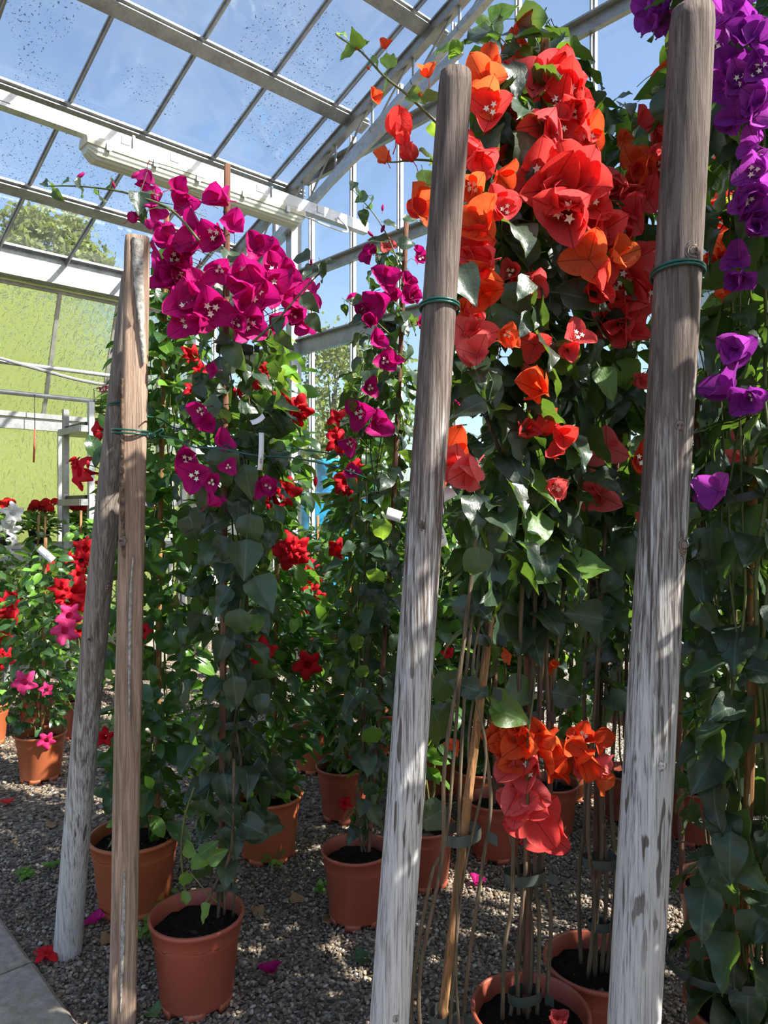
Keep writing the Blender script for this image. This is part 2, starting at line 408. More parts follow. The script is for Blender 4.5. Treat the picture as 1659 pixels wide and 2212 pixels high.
class T:   # template for merging many copies into one mesh
    def __init__(s, mb):
        s.V = np.array(mb.v, dtype=np.float64); s.UV = np.array(mb.uv, dtype=np.float32)
        s.lv = np.array([i for f in mb.f for i in f], dtype=np.int32)
        s.lt = np.array([len(f) for f in mb.f], dtype=np.int32)
def merged(name, items, mat, parent=None, col=None, smooth=True, loc=None):
    """items: [(template, (m,4,4) array)] -> one mesh object"""
    Vs = []; LV = []; LT = []; UV = []; CO = []; off = 0
    for k, (tm, A) in enumerate(items):
        A = np.asarray(A, dtype=np.float64)
        if len(A) == 0: continue
        h = np.concatenate([tm.V, np.ones((len(tm.V), 1))], 1)
        W = np.einsum('mij,nj->mni', A, h)[:, :, :3]
        m, n = W.shape[:2]
        Vs.append(W.reshape(-1, 3)); UV.append(np.tile(tm.UV[tm.lv], (m, 1)))
        LV.append((tm.lv[None, :] + (np.arange(m) * n)[:, None] + off).ravel()); LT.append(np.tile(tm.lt, m))
        if col is not None: CO.append(np.repeat(col[k], n, axis=0))
        off += m * n
    if off == 0: return None
    V = np.concatenate(Vs).astype(np.float32); LV = np.concatenate(LV).astype(np.int32); LT = np.concatenate(LT).astype(np.int32)
    me = bpy.data.meshes.new(name)
    me.vertices.add(len(V)); me.vertices.foreach_set('co', V.ravel())
    me.loops.add(len(LV)); me.loops.foreach_set('vertex_index', LV)
    me.polygons.add(len(LT)); me.polygons.foreach_set('loop_start', np.concatenate([[0], np.cumsum(LT)[:-1]]).astype(np.int32))
    me.polygons.foreach_set('use_smooth', np.full(len(LT), smooth))
    uvl = me.uv_layers.new(name='UVMap'); uvl.data.foreach_set('uv', np.concatenate(UV).astype(np.float32).ravel())
    if col is not None:
        ca = me.color_attributes.new('Col', 'FLOAT_COLOR', 'POINT')
        c = np.concatenate(CO); c = np.concatenate([c, np.ones((len(c), 1))], 1); ca.data.foreach_set('color', c.astype(np.float32).ravel())
    me.update(calc_edges=True); me.validate()
    me.materials.append(mat)
    return ob(name, me, parent, loc)

# ------------------------------------------------------------------ leaf and flower shapes
def leaf_g(wid, prof, rows, fold=.25, droop=.5, wave=0.0, cols=(-1, -.5, 0, .5, 1), twist=0.0, petiole=.22, seed=0):
    """leaf along +Y from its stalk, upper face +Z; length 1"""
    r = random.Random(seed); V = []; Fs = []; UV = []
    nc = len(cols)
    ang = 0; y = 0; z = 0; pr = 0
    for i in range(rows + 1):
        tt = i / rows
        if i: 
            ang = -droop * tt; y += math.cos(ang) / rows; z += math.sin(ang) / rows
        hw = wid * prof(tt)
        for c in cols:
            x = c * hw
            dz = abs(c) * hw * fold + wave * math.sin(tt * 13 + c * 2 + seed) * abs(c) * .5
            tw = twist * tt
            V.append((x * math.cos(tw), y - dz * math.sin(ang), z + dz * math.cos(ang) + x * math.sin(tw))); UV.append((.5 + c * .5 * max(.15, prof(tt)), tt))
    for i in range(rows):
        for j in range(nc - 1):
            a = i * nc + j; Fs.append((a, a + 1, a + nc + 1, a + nc))
    k = len(V)
    if petiole:
        for (yy, rr, zz) in ((-petiole, .016, -.03), (0.02, .012, 0)):
            for j in range(3):
                an = j * 2.094; V.append((rr * math.cos(an), yy, zz + rr * math.sin(an))); UV.append((.5, 0))
        for j in range(3): Fs.append((k + j, k + (j + 1) % 3, k + 3 + (j + 1) % 3, k + 3 + j))
    return MB().add(V, Fs, UV)
def prof_boug(t):   # ovate, drawn-out tip
    a = math.sin(math.pi * min(1, t ** .57)) ** .85 if 0 < t < 1 else 0
    return max(.0 if t > .98 else .02, a * (1.06 - .36 * t))
def prof_mand(t):   # elliptic
    return max(.02, math.sin(math.pi * t ** .88) ** .85) if t < .98 else .0
def mk_set(fn, k): return [fn(i) for i in range(k)]
boug_fine = mk_set(lambda i: leaf_g(.33 + .05 * (i % 3), prof_boug, 9, .12 + .16 * (i % 3), (.5, 1.1, .1, .8, 1.6)[i % 5], .07 + .05 * (i % 2), twist=(-.4, .3, 0, .5, -.2)[i % 5], seed=i), 5)
boug_coarse = mk_set(lambda i: leaf_g(.38, prof_boug, 5, .25, (.4, 1.0)[i % 2], 0, (-1, 0, 1), seed=i), 2)
mand_fine = mk_set(lambda i: leaf_g(.25 + .03 * (i % 3), prof_mand, 7, .25, (.3, .9, 1.3, .1, .6)[i % 5], .02, twist=(-.2, .3, 0, .3, -.3)[i % 5], seed=i, petiole=.12), 5)
mand_coarse = mk_set(lambda i: leaf_g(.27, prof_mand, 4, .3, (.3, 1.0)[i % 2], 0, (-1, 0, 1), seed=i, petiole=.1), 2)
LEAF = {}
for nm, fine in (('boug_leaf', boug_fine), ('boug_leaf_young', boug_fine), ('mand_leaf', mand_fine), ('mand_leaf_young', mand_fine), ('maple', boug_fine)):
    LEAF[nm] = [g.mesh(nm, M[nm]) for g in fine]
COARSE = {'boug': [T(g) for g in boug_coarse], 'mand': [T(g) for g in mand_coarse]}

def prof_bract(t): return max(.05, math.sin(math.pi * min(1, t ** .80)) ** .50) * (1 - .12 * t) if t < .985 else 0.0
def bract_flower(seed, openv, crump=0.0, wid=.50, nb=3):
    r = random.Random(seed); mb = MB()
    for b in range(nb):
        az = b * 2 * math.pi / nb + r.uniform(-.25, .25); op = openv + r.uniform(-.18, .18)
        rows, cols = 10, (-1, -.62, -.25, 0, .25, .62, 1); V = []; UV = []; Fs = []
        rr = 0.02; zz = 0.0
        rad = Vector((math.cos(az), math.sin(az), 0)); tan = Vector((-math.sin(az), math.cos(az), 0))
        cup = r.uniform(.35, .75)
        for i in range(rows + 1):
            t = i / rows
            a = op + .35 - 1.0 * t + .75 * t * t * 1.3        # angle from the axis, opening outwards to the tip
            if i: rr += math.sin(a) / rows; zz += math.cos(a) / rows
            hw = wid * prof_bract(t)
            nrm = rad * (-math.cos(a)) + Vector((0, 0, 1)) * math.sin(a)   # inner side
            for c in cols:
                off = (abs(c) ** 2) * hw * cup
                p = rad * rr + Vector((0, 0, zz)) + tan * (c * hw) + nrm * off
                if crump: p += nrm * crump * mnoise.noise(Vector((c * 2.2 + seed, t * 4.5, b * 3.1)))
                p += nrm * .035 * math.sin(c * 5 + t * 6 + b + seed) * abs(c)
                V.append(p); UV.append((.5 + c * .5 * prof_bract(t), t))
        nc = len(cols)
        for i in range(rows):
            for j in range(nc - 1):
                q = i * nc + j; Fs.append((q, q + 1, q + nc + 1, q + nc))
        mb.add(V, Fs, UV)
    # pedicel
    mb.add(*tube_g([(0, 0, .03), (.05, .02, -.25), (.02, .08, -.5)], .022, 4))
    return mb
FLW_G = [bract_flower(1, .75), bract_flower(2, .5), bract_flower(3, .95), bract_flower(4, .35), bract_flower(5, .8, .12), bract_flower(6, .62, .05), bract_flower(7, .28, .22, .40)]
FLW = {k: [g.mesh(k + '_flower', M[k]) for g in FLW_G] for k in ('magenta', 'red', 'orange', 'salmon', 'purple')}
FLW_T = [T(g) for g in FLW_G[:3]]
def bud_g():
    return MB().add(*lathe_g([(.0, -.1), (.12, .0), (.2, .25), (.22, .5), (.15, .8), (.0, 1.0)], 8)).add(*tube_g([(0, 0, 0), (.03, 0, -.5)], .03, 4))
BUD = {k: bud_g().mesh(k + '_bud', M[k]) for k in ('magenta', 'red', 'orange', 'mred', 'mpink')}
def blossom_g():
    mb = MB()
    for k, az in enumerate((.5, 2.6, 4.7)):
        d = Vector((math.cos(az) * .16, math.sin(az) * .16, 0))
        mb.add(*tube_g([d * .2, d + Vector((0, 0, .38))], [.02, .035], 6))
        V = [d + Vector((0, 0, .40))]
        for j in range(10):
            an = j * math.pi / 5; q = .13 if j % 2 == 0 else .06
            V.append(d + Vector((math.cos(an) * q, math.sin(an) * q, .41)))
        mb.add(V, [(0, 1 + j, 1 + (j + 1) % 10) for j in range(10)])
    return mb
BLOSSOM = blossom_g().mesh('blossom', M['blossom'])

def mand_flower(seed, dbl=False):
    r = random.Random(seed); mb = MB(); n = 40
    def limb(z0, rin, sc, ph):
        rings = [(rin, z0), (rin + .2 * sc, z0 + .06), (.75 * sc, z0 + .08), (.9 * sc, z0 + .02), (1.0 * sc, z0 - .07)]
        V = []; UV = []; Fs = []
        for i, (rr, z) in enumerate(rings):
            for j in range(n):
                a = 2 * math.pi * j / n; q = ((a * 5 / (2 * math.pi) + ph) % 1.0)
                lobe = 1 - (.52 * (i / 4) ** 1.2) * abs(1 - 2 * ((q ** 1.5))) ** 1.5
                zz = z + (i / 4) * .20 * math.sin(a * 5 + ph * 6 + seed) + .09 * math.sin(a * 9 + seed * 2) * (i / 4) ** 2
                tw = a + .18 * i / 4
                V.append((rr * lobe * math.cos(tw), rr * lobe * math.sin(tw), zz)); UV.append((q, i / 4))
        for i in range(4):
            for j in range(n): Fs.append((i * n + j, i * n + (j + 1) % n, (i + 1) * n + (j + 1) % n, (i + 1) * n + j))
        mb.add(V, Fs, UV)
    limb(0, .26, 1.0, 0)
    if dbl: limb(.12, .12, .72, .5); limb(.2, .05, .45, .2)
    mb.add(*lathe_g([(.05, -1.15), (.07, -.85), (.10, -.7), (.22, -.4), (.25, -.12), (.27, 0.0)], 14))
    return mb
MFL_G = [mand_flower(1), mand_flower(2, True), mand_flower(3)]
MFL = {k: [g.mesh(k + '_flower', M[k]) for g in MFL_G] for k in ('mred', 'mpink', 'white_petal')}

# ------------------------------------------------------------------ greenhouse axes
AX = math.radians(46.9)
D1 = Vector((math.sin(AX), math.cos(AX), 0)); D2 = Vector((-math.cos(AX), math.sin(AX), 0))
CORNER = Vector((-1.99, 7.99, 0))
def G(u, v, z): return CORNER - D2 * u - D1 * v + Vector((0, 0, z))
UR, VM = 6.4, 5.3           # ridge, depth built
EAVE, SL = 3.83, .35
def roofz(u): return EAVE + SL * (u if u <= UR else 2 * UR - u)
ROOFN = (D2 * SL + Vector((0, 0, 1))).normalized()
UE = 11.8
# ================================================================== THE SETTING
def struct_empty(name, label, cat=None): return empty(name, (0, 0, 0), label, cat, None, 'structure')

# ---- ground
mb = MB(); mb.add([(-14, -2, 0), (14, -2, 0), (14, 11, 0), (-14, 11, 0)], [(0, 1, 2, 3)])
floor = mb.build('floor', M['ground'], None, False); tag(floor, 'brown and grey gravel floor between the pots', None, None, 'structure')

# ---- paving slabs of the path
path = struct_empty('path', 'path of grey concrete paving slabs edging the gravel')
E = Vector((.677, -.735, 0)).normalized(); NN = Vector((-.735, -.677, 0)).normalized()
jp = Vector((-1.185, 2.485, 0))
for row in range(3):
    for k in range(-3, 5):
        a = jp + E * (k * .5) + NN * (row * .42)
        mbs = MB(); r = random.Random(row * 10 + k)
        hgt = .035 + r.uniform(-.004, .004); rot = frame(E, (0, 0, 1))
        c = a + E * .25 + NN * .21
        V = []; sx, sy = .202, .238
        for (x, y, z) in ((-sx, -sy, -.03), (sx, -sy, -.03), (sx, sy, -.03), (-sx, sy, -.03), (-sx, -sy, hgt - .012), (sx, -sy, hgt - .012), (sx, sy, hgt - .012), (-sx, sy, hgt - .012),
                          (-sx + .014, -sy + .014, hgt), (sx - .014, -sy + .014, hgt), (sx - .014, sy - .014, hgt), (-sx + .014, sy - .014, hgt)):
            V.append(c + NN * (-x) * -1 + E * y + Vector((0, 0, z)))
        Fs = [(0, 1, 5, 4), (1, 2, 6, 5), (2, 3, 7, 6), (3, 0, 4, 7), (4, 5, 9, 8), (5, 6, 10, 9), (6, 7, 11, 10), (7, 4, 8, 11), (8, 9, 10, 11)]
        mbs.add(V, Fs).build('slab', M['concrete'], path, False)

# ---- gravel stones
def stone_t(seed):
    r = random.Random(seed)
    ph = (1 + 5 ** .5) / 2
    vs_ = [(-1, ph, 0), (1, ph, 0), (-1, -ph, 0), (1, -ph, 0), (0, -1, ph), (0, 1, ph), (0, -1, -ph), (0, 1, -ph), (ph, 0, -1), (ph, 0, 1), (-ph, 0, -1), (-ph, 0, 1)]
    fs_ = [(0, 11, 5), (0, 5, 1), (0, 1, 7), (0, 7, 10), (0, 10, 11), (1, 5, 9), (5, 11, 4), (11, 10, 2), (10, 7, 6), (7, 1, 8), (3, 9, 4), (3, 4, 2), (3, 2, 6), (3, 6, 8), (3, 8, 9), (4, 9, 5), (2, 4, 11), (6, 2, 10), (8, 6, 7), (9, 8, 1)]
    V = [Vector(v).normalized() * r.uniform(.7, 1.15) for v in vs_]
    return T(MB().add([(v.x, v.y * r.uniform(.7, .85), v.z * .55) for v in V], fs_))
st = [stone_t(i) for i in range(5)]
PAL = np.array([(.085, .062, .044), (.15, .108, .075), (.23, .165, .115), (.21, .165, .13), (.31, .235, .165), (.38, .30, .22), (.12, .10, .085), (.46, .40, .33), (.27, .185, .125)])
def gravel(n, y0, y1, smin, smax, zlift):
    A = []
    y = np.sqrt(rng.uniform(y0 ** 2, y1 ** 2, n)); x = rng.uniform(-.60, .60, n) * y
    # keep off the path
    d = (x - jp.x) * NN.x + (y - jp.y) * NN.y
    gu = (CORNER.x - x) * D2.x + (CORNER.y - y) * D2.y; gv_ = (CORNER.x - x) * D1.x + (CORNER.y - y) * D1.y
    keep = (d < .012) & (gu > .16) & (gv_ > .2)
    x, y = x[keep], y[keep]; n = len(x)
    s = rng.uniform(0, 1, n) ** 1.6 * (smax - smin) + smin
    a, b, c = rng.uniform(0, 6.28, n), rng.normal(0, .45, n), rng.normal(0, .45, n)
    ca, sa, cb, sb, cc, sc_ = np.cos(a), np.sin(a), np.cos(b), np.sin(b), np.cos(c), np.sin(c)
    R = np.zeros((n, 4, 4)); Z = np.zeros(n); O = np.ones(n)
    Rz = np.stack([np.stack([ca, -sa, Z], 1), np.stack([sa, ca, Z], 1), np.stack([Z, Z, O], 1)], 1)
    Rx = np.stack([np.stack([O, Z, Z], 1), np.stack([Z, cb, -sb], 1), np.stack([Z, sb, cb], 1)], 1)
    Ry = np.stack([np.stack([cc, Z, sc_], 1), np.stack([Z, O, Z], 1), np.stack([-sc_, Z, cc], 1)], 1)
    R[:, :3, :3] = (Rz @ Rx @ Ry) * s[:, None, None]
    R[:, 0, 3], R[:, 1, 3], R[:, 2, 3] = x, y, s * .25 + rng.uniform(-.002, zlift, n); R[:, 3, 3] = 1
    col = PAL[rng.integers(0, len(PAL), n)] * rng.uniform(.75, 1.3, (n, 1))
    idx = rng.integers(0, len(st), n)
    return [(st[k], R[idx == k]) for k in range(len(st))], [col[idx == k] for k in range(len(st))]
i1, c1 = gravel(30000, 1.95, 3.5, .0055, .0125, .007)
i2, c2 = gravel(17000, 3.5, 6.3, .009, .018, .006)
gv = merged('gravel', i1 + i2, M['stone'], None, c1 + c2, False)
tag(gv, 'loose brown and grey gravel stones covering the ground', 'gravel', None, 'stuff')

# ---- roof
roof = struct_empty('ceiling', 'sloping glass roof with dusty panes and metal glazing bars')
def part_box(name, mat, parent, geos, smooth=False):
    m_ = MB()
    for g in geos: m_.add(*g)
    return m_.build(name, mat, parent, smooth)
vb = [.32 - .583 + .583 * k for k in range(0, 10)]            # glazing bars
ub = [0] + [.07 + .87 * k for k in range(1, 8)] + [UR]
ub = [u for u in ub if u < UR - .2] + [UR]
for v in vb:
    if v < 0: continue
    a, b = G(-.12, v, roofz(-.12) + .02), G(UR, v, roofz(UR) + .02)
    part_box('glazing_bar', M['alu'], roof, [beam_g(a, b, .032, .014, ROOFN), beam_g(a - ROOFN * .018, b - ROOFN * .018, .012, .03, ROOFN)])
for u in ub[1:-1]:
    a, b = G(u, 0, roofz(u) - .035), G(u, VM, roofz(u) - .035)
    part_box('purlin', M['galv_dark'], roof, [beam_g(a, b, .075, .05, ROOFN), beam_g(a - ROOFN * .03, b - ROOFN * .03, .11, .008, ROOFN),
                                      beam_g(a + ROOFN * .028 + D2 * -.05, b + ROOFN * .028 + D2 * -.05, .03, .02, ROOFN)])
part_box('ridge', M['galv'], roof, [beam_g(G(UR, 0, roofz(UR) - .02), G(UR, VM, roofz(UR) - .02), .12, .08)])
slen = .86 * math.sqrt(1 + SL * SL)
def one_dirty_face(me, axis=None):
    me.materials.append(M['clear_side'])
    for k, p in enumerate(me.polygons): p.material_index = 0 if k == 0 else 1
    return me
def pane_mesh(w, h, mat, nm):
    V, Fs = box_g((0, 0, 0), w, h, .004); Fs = [Fs[5]] + Fs[:5]      # the +z face first: it carries the dirt
    me = MB().add(V, Fs).mesh(nm, mat, False)
    return one_dirty_face(me) if mat is not M['ham'] else me
vs_edges = [0] + [v for v in vb if v > 0] 
us = [0] + ub[1:]
pcache = {}
def put_pane(parent, c, xdir, ydir, w, h, mat, nm='pane'):
    key = (round(w, 3), round(h, 3), mat.name)
    if key not in pcache: pcache[key] = pane_mesh(w, h, mat, nm)
    z = Vector(xdir).cross(Vector(ydir)).normalized()
    R = Matrix((Vector(xdir).normalized(), Vector(ydir).normalized(), z)).transposed().to_4x4()
    return ob(nm, pcache[key], parent, None, Matrix.Translation(c) @ R)
SLOPE = (-D2 + Vector((0, 0, SL))).normalized()
for i in range(len(us) - 1):
    u0, u1 = us[i], us[i + 1]
    for j in range(len(vs_edges) - 1):
        v0, v1 = vs_edges[j], vs_edges[j + 1]
        um, vm = (u0 + u1) / 2, (v0 + v1) / 2
        put_pane(roof, G(um, vm, roofz(um) + .022), -D1, SLOPE, v1 - v0 - .012, (u1 - u0) * math.sqrt(1 + SL * SL) - .006, M['roof_glass'])
# far slope beyond the ridge
SLOPE2 = (-D2 - Vector((0, 0, SL))).normalized(); RN2 = (-D2 * SL + Vector((0, 0, 1))).normalized()
u2 = [UR, 7.5, 8.6, 9.7, 10.8, UE]
for u in u2[1:-1]:
    part_box('purlin', M['galv_dark'], roof, [beam_g(G(u, 0, roofz(u) - .035), G(u, VM, roofz(u) - .035), .075, .05, RN2)])
for v in vb:
    if v > 0: part_box('glazing_bar', M['alu'], roof, [beam_g(G(UR, v, roofz(UR) + .02), G(UE, v, roofz(UE) + .02), .032, .03, RN2)])
for i in range(len(u2) - 1):
    for j in range(len(vs_edges) - 1):
        um, vm = (u2[i] + u2[i + 1]) / 2, (vs_edges[j] + vs_edges[j + 1]) / 2
        put_pane(roof, G(um, vm, roofz(um) + .022), -D1, SLOPE2, vs_edges[j + 1] - vs_edges[j] - .012, (u2[i + 1] - u2[i]) * math.sqrt(1 + SL * SL) - .006, M['roof_glass'])

# ---- gable wall (v = 0): columns, mullions, girts, truss, panes
gab = struct_empty('wall_back', 'glazed gable wall of the greenhouse with steel columns and rails')
gm = [1.97 - .565 * k for k in range(3, 0, -1)] + [1.97 + .565 * k for k in range(0, 17)]
for u in gm:
    if .1 < u < UE: part_box('mullion', M['galv'], gab, [beam_g(G(u, 0, 0), G(u, 0, roofz(u) - .02), .038, .03, D1), beam_g(G(u, .02, 0), G(u, .02, roofz(u) - .02), .012, .03, D1)])
for u in (0.0, 1.83, 5.55, 9.3):
    part_box('column', M['galv'], gab, [beam_g(G(u, .10, 0), G(u, .10, roofz(u) - .12), .085, .11, D1)])
for z, h in ((.35, .1), (1.68, .06), (3.03, .13), (3.67, .075), (4.51, .08)):
    umin = 0.02 if z < EAVE else (z - EAVE) / SL
    umax = UE if z < EAVE else min(UE, 2 * UR - umin)
    part_box('girt', M['galv_dark'] if z > 3 else M['galv'], gab, [beam_g(G(umin, .045, z), G(umax, .045, z), .04, h, (0, 0, 1)), beam_g(G(umin, .075, z + h / 2), G(umax, .075, z + h / 2), .07, .012)])
zl = [0.05, .35, 1.68, 3.03, 3.67, 4.51]
ue = [0.02] + [u for u in gm if .1 < u < UE] + [UE]
for i in range(len(ue) - 1):
    ua, ubb = ue[i], ue[i + 1]
    for j in range(len(zl)):
        za = zl[j]; zb = zl[j + 1] if j + 1 < len(zl) else 9
        la, lb = roofz(ua) - .02, roofz(ubb) - .02
        if max(la, lb) <= za + .02: continue
        a0, a1 = ua + .006, ubb - .006
        V = []
        for d in (.002, -.002):
            V += [G(a0, d, za), G(a1, d, za), G(a1, d, max(za, min(zb, lb))), G(a0, d, max(za, min(zb, la)))]
        MB().add(V, [(0, 1, 2, 3), (7, 6, 5, 4), (0, 4, 5, 1), (1, 5, 6, 2), (2, 6, 7, 3), (3, 7, 4, 0)]).build('pane', M['wall_glass'], gab, False); one_dirty_face(COL.objects[-1].data)
# lattice truss under the gable rafter
tr_v = .16
def tp(u, dz): return G(u, tr_v, roofz(u) - dz)
def low(u): return .40 - .055 * min(u, 4.2)
part_box('rafter', M['galv_dark'], gab, [beam_g(tp(0, .09), tp(UR, .09), .07, .07, ROOFN), beam_g(tp(0, .05), tp(UR, .05), .10, .012, ROOFN)])
part_box('rafter', M['galv_dark'], gab, [beam_g(tp(UE, .09), tp(UR, .09), .07, .07, RN2)])
kk = [.25 + .45 * k for k in range(0, 14)]
for i in range(len(kk) - 1):
    part_box('bottom_chord', M['galv'], gab, [beam_g(G(kk[i], tr_v, roofz(kk[i]) - low(kk[i]) - .1), G(kk[i + 1], tr_v, roofz(kk[i + 1]) - low(kk[i + 1]) - .1), .06, .05, ROOFN)]) if i % 3 == 0 and False else None
m_ = MB()
for i in range(len(kk) - 1):
    m_.add(*beam_g(G(kk[i], tr_v, roofz(kk[i]) - low(kk[i]) - .1), G(kk[i + 1] + .01, tr_v, roofz(kk[i + 1]) - low(kk[i + 1]) - .1), .06, .05, ROOFN))
m_.build('bottom_chord', M['galv'], gab, False)
for i, u in enumerate(kk):
    part_box('truss_web', M['galv_dark'], gab, [tube_g([tp(u, .09), tp(u, low(u) + .1)], .011, 6)])
    if i < len(kk) - 1: part_box('truss_web', M['galv_dark'], gab, [tube_g([tp(u, low(u) + .1), tp(kk[i + 1], .09)], .009, 6)])
part_box('tie_bar', M['galv'], gab, [beam_g(G(.9, .2, roofz(.9) - .36), G(3.9, .2, 4.72), .03, .075, (0, 0, 1))])

# ---- side wall (u = 0): gutter, open vent, sill, panes
sw = struct_empty('wall_side', 'side wall under the gutter with hammered glass and an open vent')
part_box('gutter', M['galv_dark'], sw, [beam_g(G(.05, -.1, 3.80), G(.05, VM, 3.80), .16, .26), beam_g(G(.14, -.1, 3.68), G(.14, VM, 3.68), .06, .025), beam_g(G(.16, -.1, 3.93), G(.16, VM, 3.93), .05, .02)])
vm_ = [.935 - .565 + .565 * k for k in range(0, 9)]
VT, VB, VO = 3.64, 2.46, -.485
for v in vm_:
    part_box('vent_bar', M['alu'], sw, [beam_g(G(0, v, VT), G(VO, v, VB), .035, .025, D2)])
    part_box('mullion', M['galv'], sw, [beam_g(G(0, v, .3), G(0, v, 2.36), .04, .03, D2)])
part_box('vent_rail', M['alu'], sw, [beam_g(G(VO, 0.1, VB), G(VO, VM, VB), .035, .03), beam_g(G(0, 0.1, VT), G(0, VM, VT), .04, .03)])
part_box('sill', M['galv_dark'], sw, [beam_g(G(.02, 0, 2.44), G(.02, VM, 2.44), .11, .045), beam_g(G(.03, 0, 2.36), G(.03, VM, 2.36), .05, .10)])
vdir = (G(VO, 0, VB) - G(0, 0, VT)); vl = vdir.length
edges = [.02] + vm_ + [VM]
for j in range(len(edges) - 1):
    va, vbb = edges[j], edges[j + 1]; vc = (va + vbb) / 2
    put_pane(sw, (G(0, vc, VT) + G(VO, vc, VB)) / 2, -D1, -vdir.normalized(), vbb - va - .01, vl - .02, M['ham'])
    put_pane(sw, G(0, vc, 1.4), -D1, Vector((0, 0, 1)), vbb - va - .01, 1.9, M['ham'])
part_box('base_wall', M['concrete'], sw, [beam_g(G(0, 0, .22), G(0, VM, .22), .12, .44)])
part_box('vent_pipe', M['galv'], sw, [tube_g([G(.12, .1, 2.62), G(.12, VM, 2.62)], .022, 10)])
part_box('vent_pipe', M['galv'], sw, [tube_g([G(.05, .1, 2.90), G(.05, VM, 2.90)], .02, 10)])
part_box('vent_rod', M['galv_dark'], sw, [tube_g(smooth_pts([G(.08, .5, 2.80), G(.09, 1.2, 2.80), G(.1, 1.7, 2.86), G(.1, 2.4, 2.98)], 4), .016, 8)])
for v, z1 in ((1.78, 2.0), (1.1, 2.05)):
    o = MB().add(*tube_g([G(.16, v, 2.62), G(.17, v, z1 + .3)], .004, 5)).build('cord', M['black_plastic'], sw)
    MB().add(*tube_g([G(.17, v, z1 + .3), G(.17, v + .01, z1)], .008, 6)).build('pull_cord', M['redcord'], sw)

# ---- outdoors
lb = MB(); nx, ny = 26, 14; V = []
for j in range(ny + 1):
    for i in range(nx + 1):
        u = -.9 - 13 * (j / ny); v = -14 + 24 * i / nx
        k = min(1, max(0, (-u - 1.6) / 4.2)); kv = 1.0 if v > -1.2 else max(.0, 1 - (-1.2 - v) / 1.6)
        z = .25 + 5.6 * (k * k * (3 - 2 * k)) * kv + .22 * mnoise.noise(Vector((u * .6, v * .6, 2)))
        V.append(G(u, v, z))
lb.add(V, [(j * (nx + 1) + i, j * (nx + 1) + i + 1, (j + 1) * (nx + 1) + i + 1, (j + 1) * (nx + 1) + i) for j in range(ny) for i in range(nx)])
bank = lb.build('grass_bank', M['lawn']); tag(bank, 'sunlit grassy bank rising outside the side wall', None, None, 'structure')
og = MB().add([G(-14, -.3, -.03), G(13, -.3, -.03), G(13, -30, -.03), G(-14, -30, -.03)], [(0, 1, 2, 3)]).build('lawn', M['lawn']); tag(og, 'flat lawn outside the gable wall', None, None, 'structure')

TREE_T = T(leaf_g(.3, prof_mand, 3, .2, .4, 0, (-1, 0, 1), petiole=0))
def tree(base, h, r, n, label, group=None, size=.09, seed=0, squash=1.0):
    rr = np.random.default_rng(seed); R_ = random.Random(seed)
    t_ = empty('broadleaf_tree', base, label, 'tree', group)
    top = Vector((0, 0, h * .8))
    MB().add(*tube_g([(0, 0, -.1), (.05, .03, h * .35), (0, .05, h * .8)], [h * .028, h * .02, h * .008], 8)).build('trunk', M['trunk'], t_)
    cl = []
    for k in range(int(16 + h * 3)):
        a = R_.uniform(0, 6.28); zz = R_.uniform(.28, 1.0); q = r * math.sin(math.pi * min(1, (zz - .12) / .95)) ** .7 * R_.uniform(.35, 1)
        c = Vector((q * math.cos(a), q * math.sin(a), h * zz)); cl.append(c)
        MB().add(*tube_g([(0, 0, h * min(.75, zz * .6)), c * .6 + Vector((0, 0, h * zz * .3)), c], [h * .007, .012, .006], 5)).build('branch', M['trunk'], t_) if k < 14 else None
    A = np.zeros((n, 4, 4)); idx = rr.integers(0, len(cl), n)
    for i in range(n):
        c = cl[idx[i]]; p = c + Vector(rr.normal(0, r * .15, 3).tolist()) * 1.0; p.z = c.z + (p.z - c.z) * .8 * squash
        A[i] = np.array(mat4(p, rr.normal(0, 1, 3).tolist(), rr.normal(0, 1, 3).tolist(), size * rr.uniform(.7, 1.4)))
    f_ = merged('foliage', [(TREE_T, A)], M['tree_leaf'], t_); f_['kind'] = 'stuff'
    return t_
tree(G(-5.1, -6.0, .2), 4.9, 1.9, 10000, 'airy tree seen through the clear gable panes beside the blue wrap', None, .10, 3)
tree(G(-9.6, -7.6, .2), 5.0, 1.5, 6000, 'pale green tree behind the steel gable column', None, .10, 4)
tree(G(.94, -6, -.02), 3.4, 1.7, 5000, 'low tree outside, behind the red bougainvilleas', None, .11, 5)
tree(G(-5.4, 2.4, 4.9), 2.7, 1.3, 7000, 'yellow green tree on the bank showing through the lowest roof panes', None, .12, 6)
tree(G(-6.4, -.6, 5.0), 1.9, 1.0, 5000, 'smaller yellow green tree on the grassy bank', None, .12, 7)

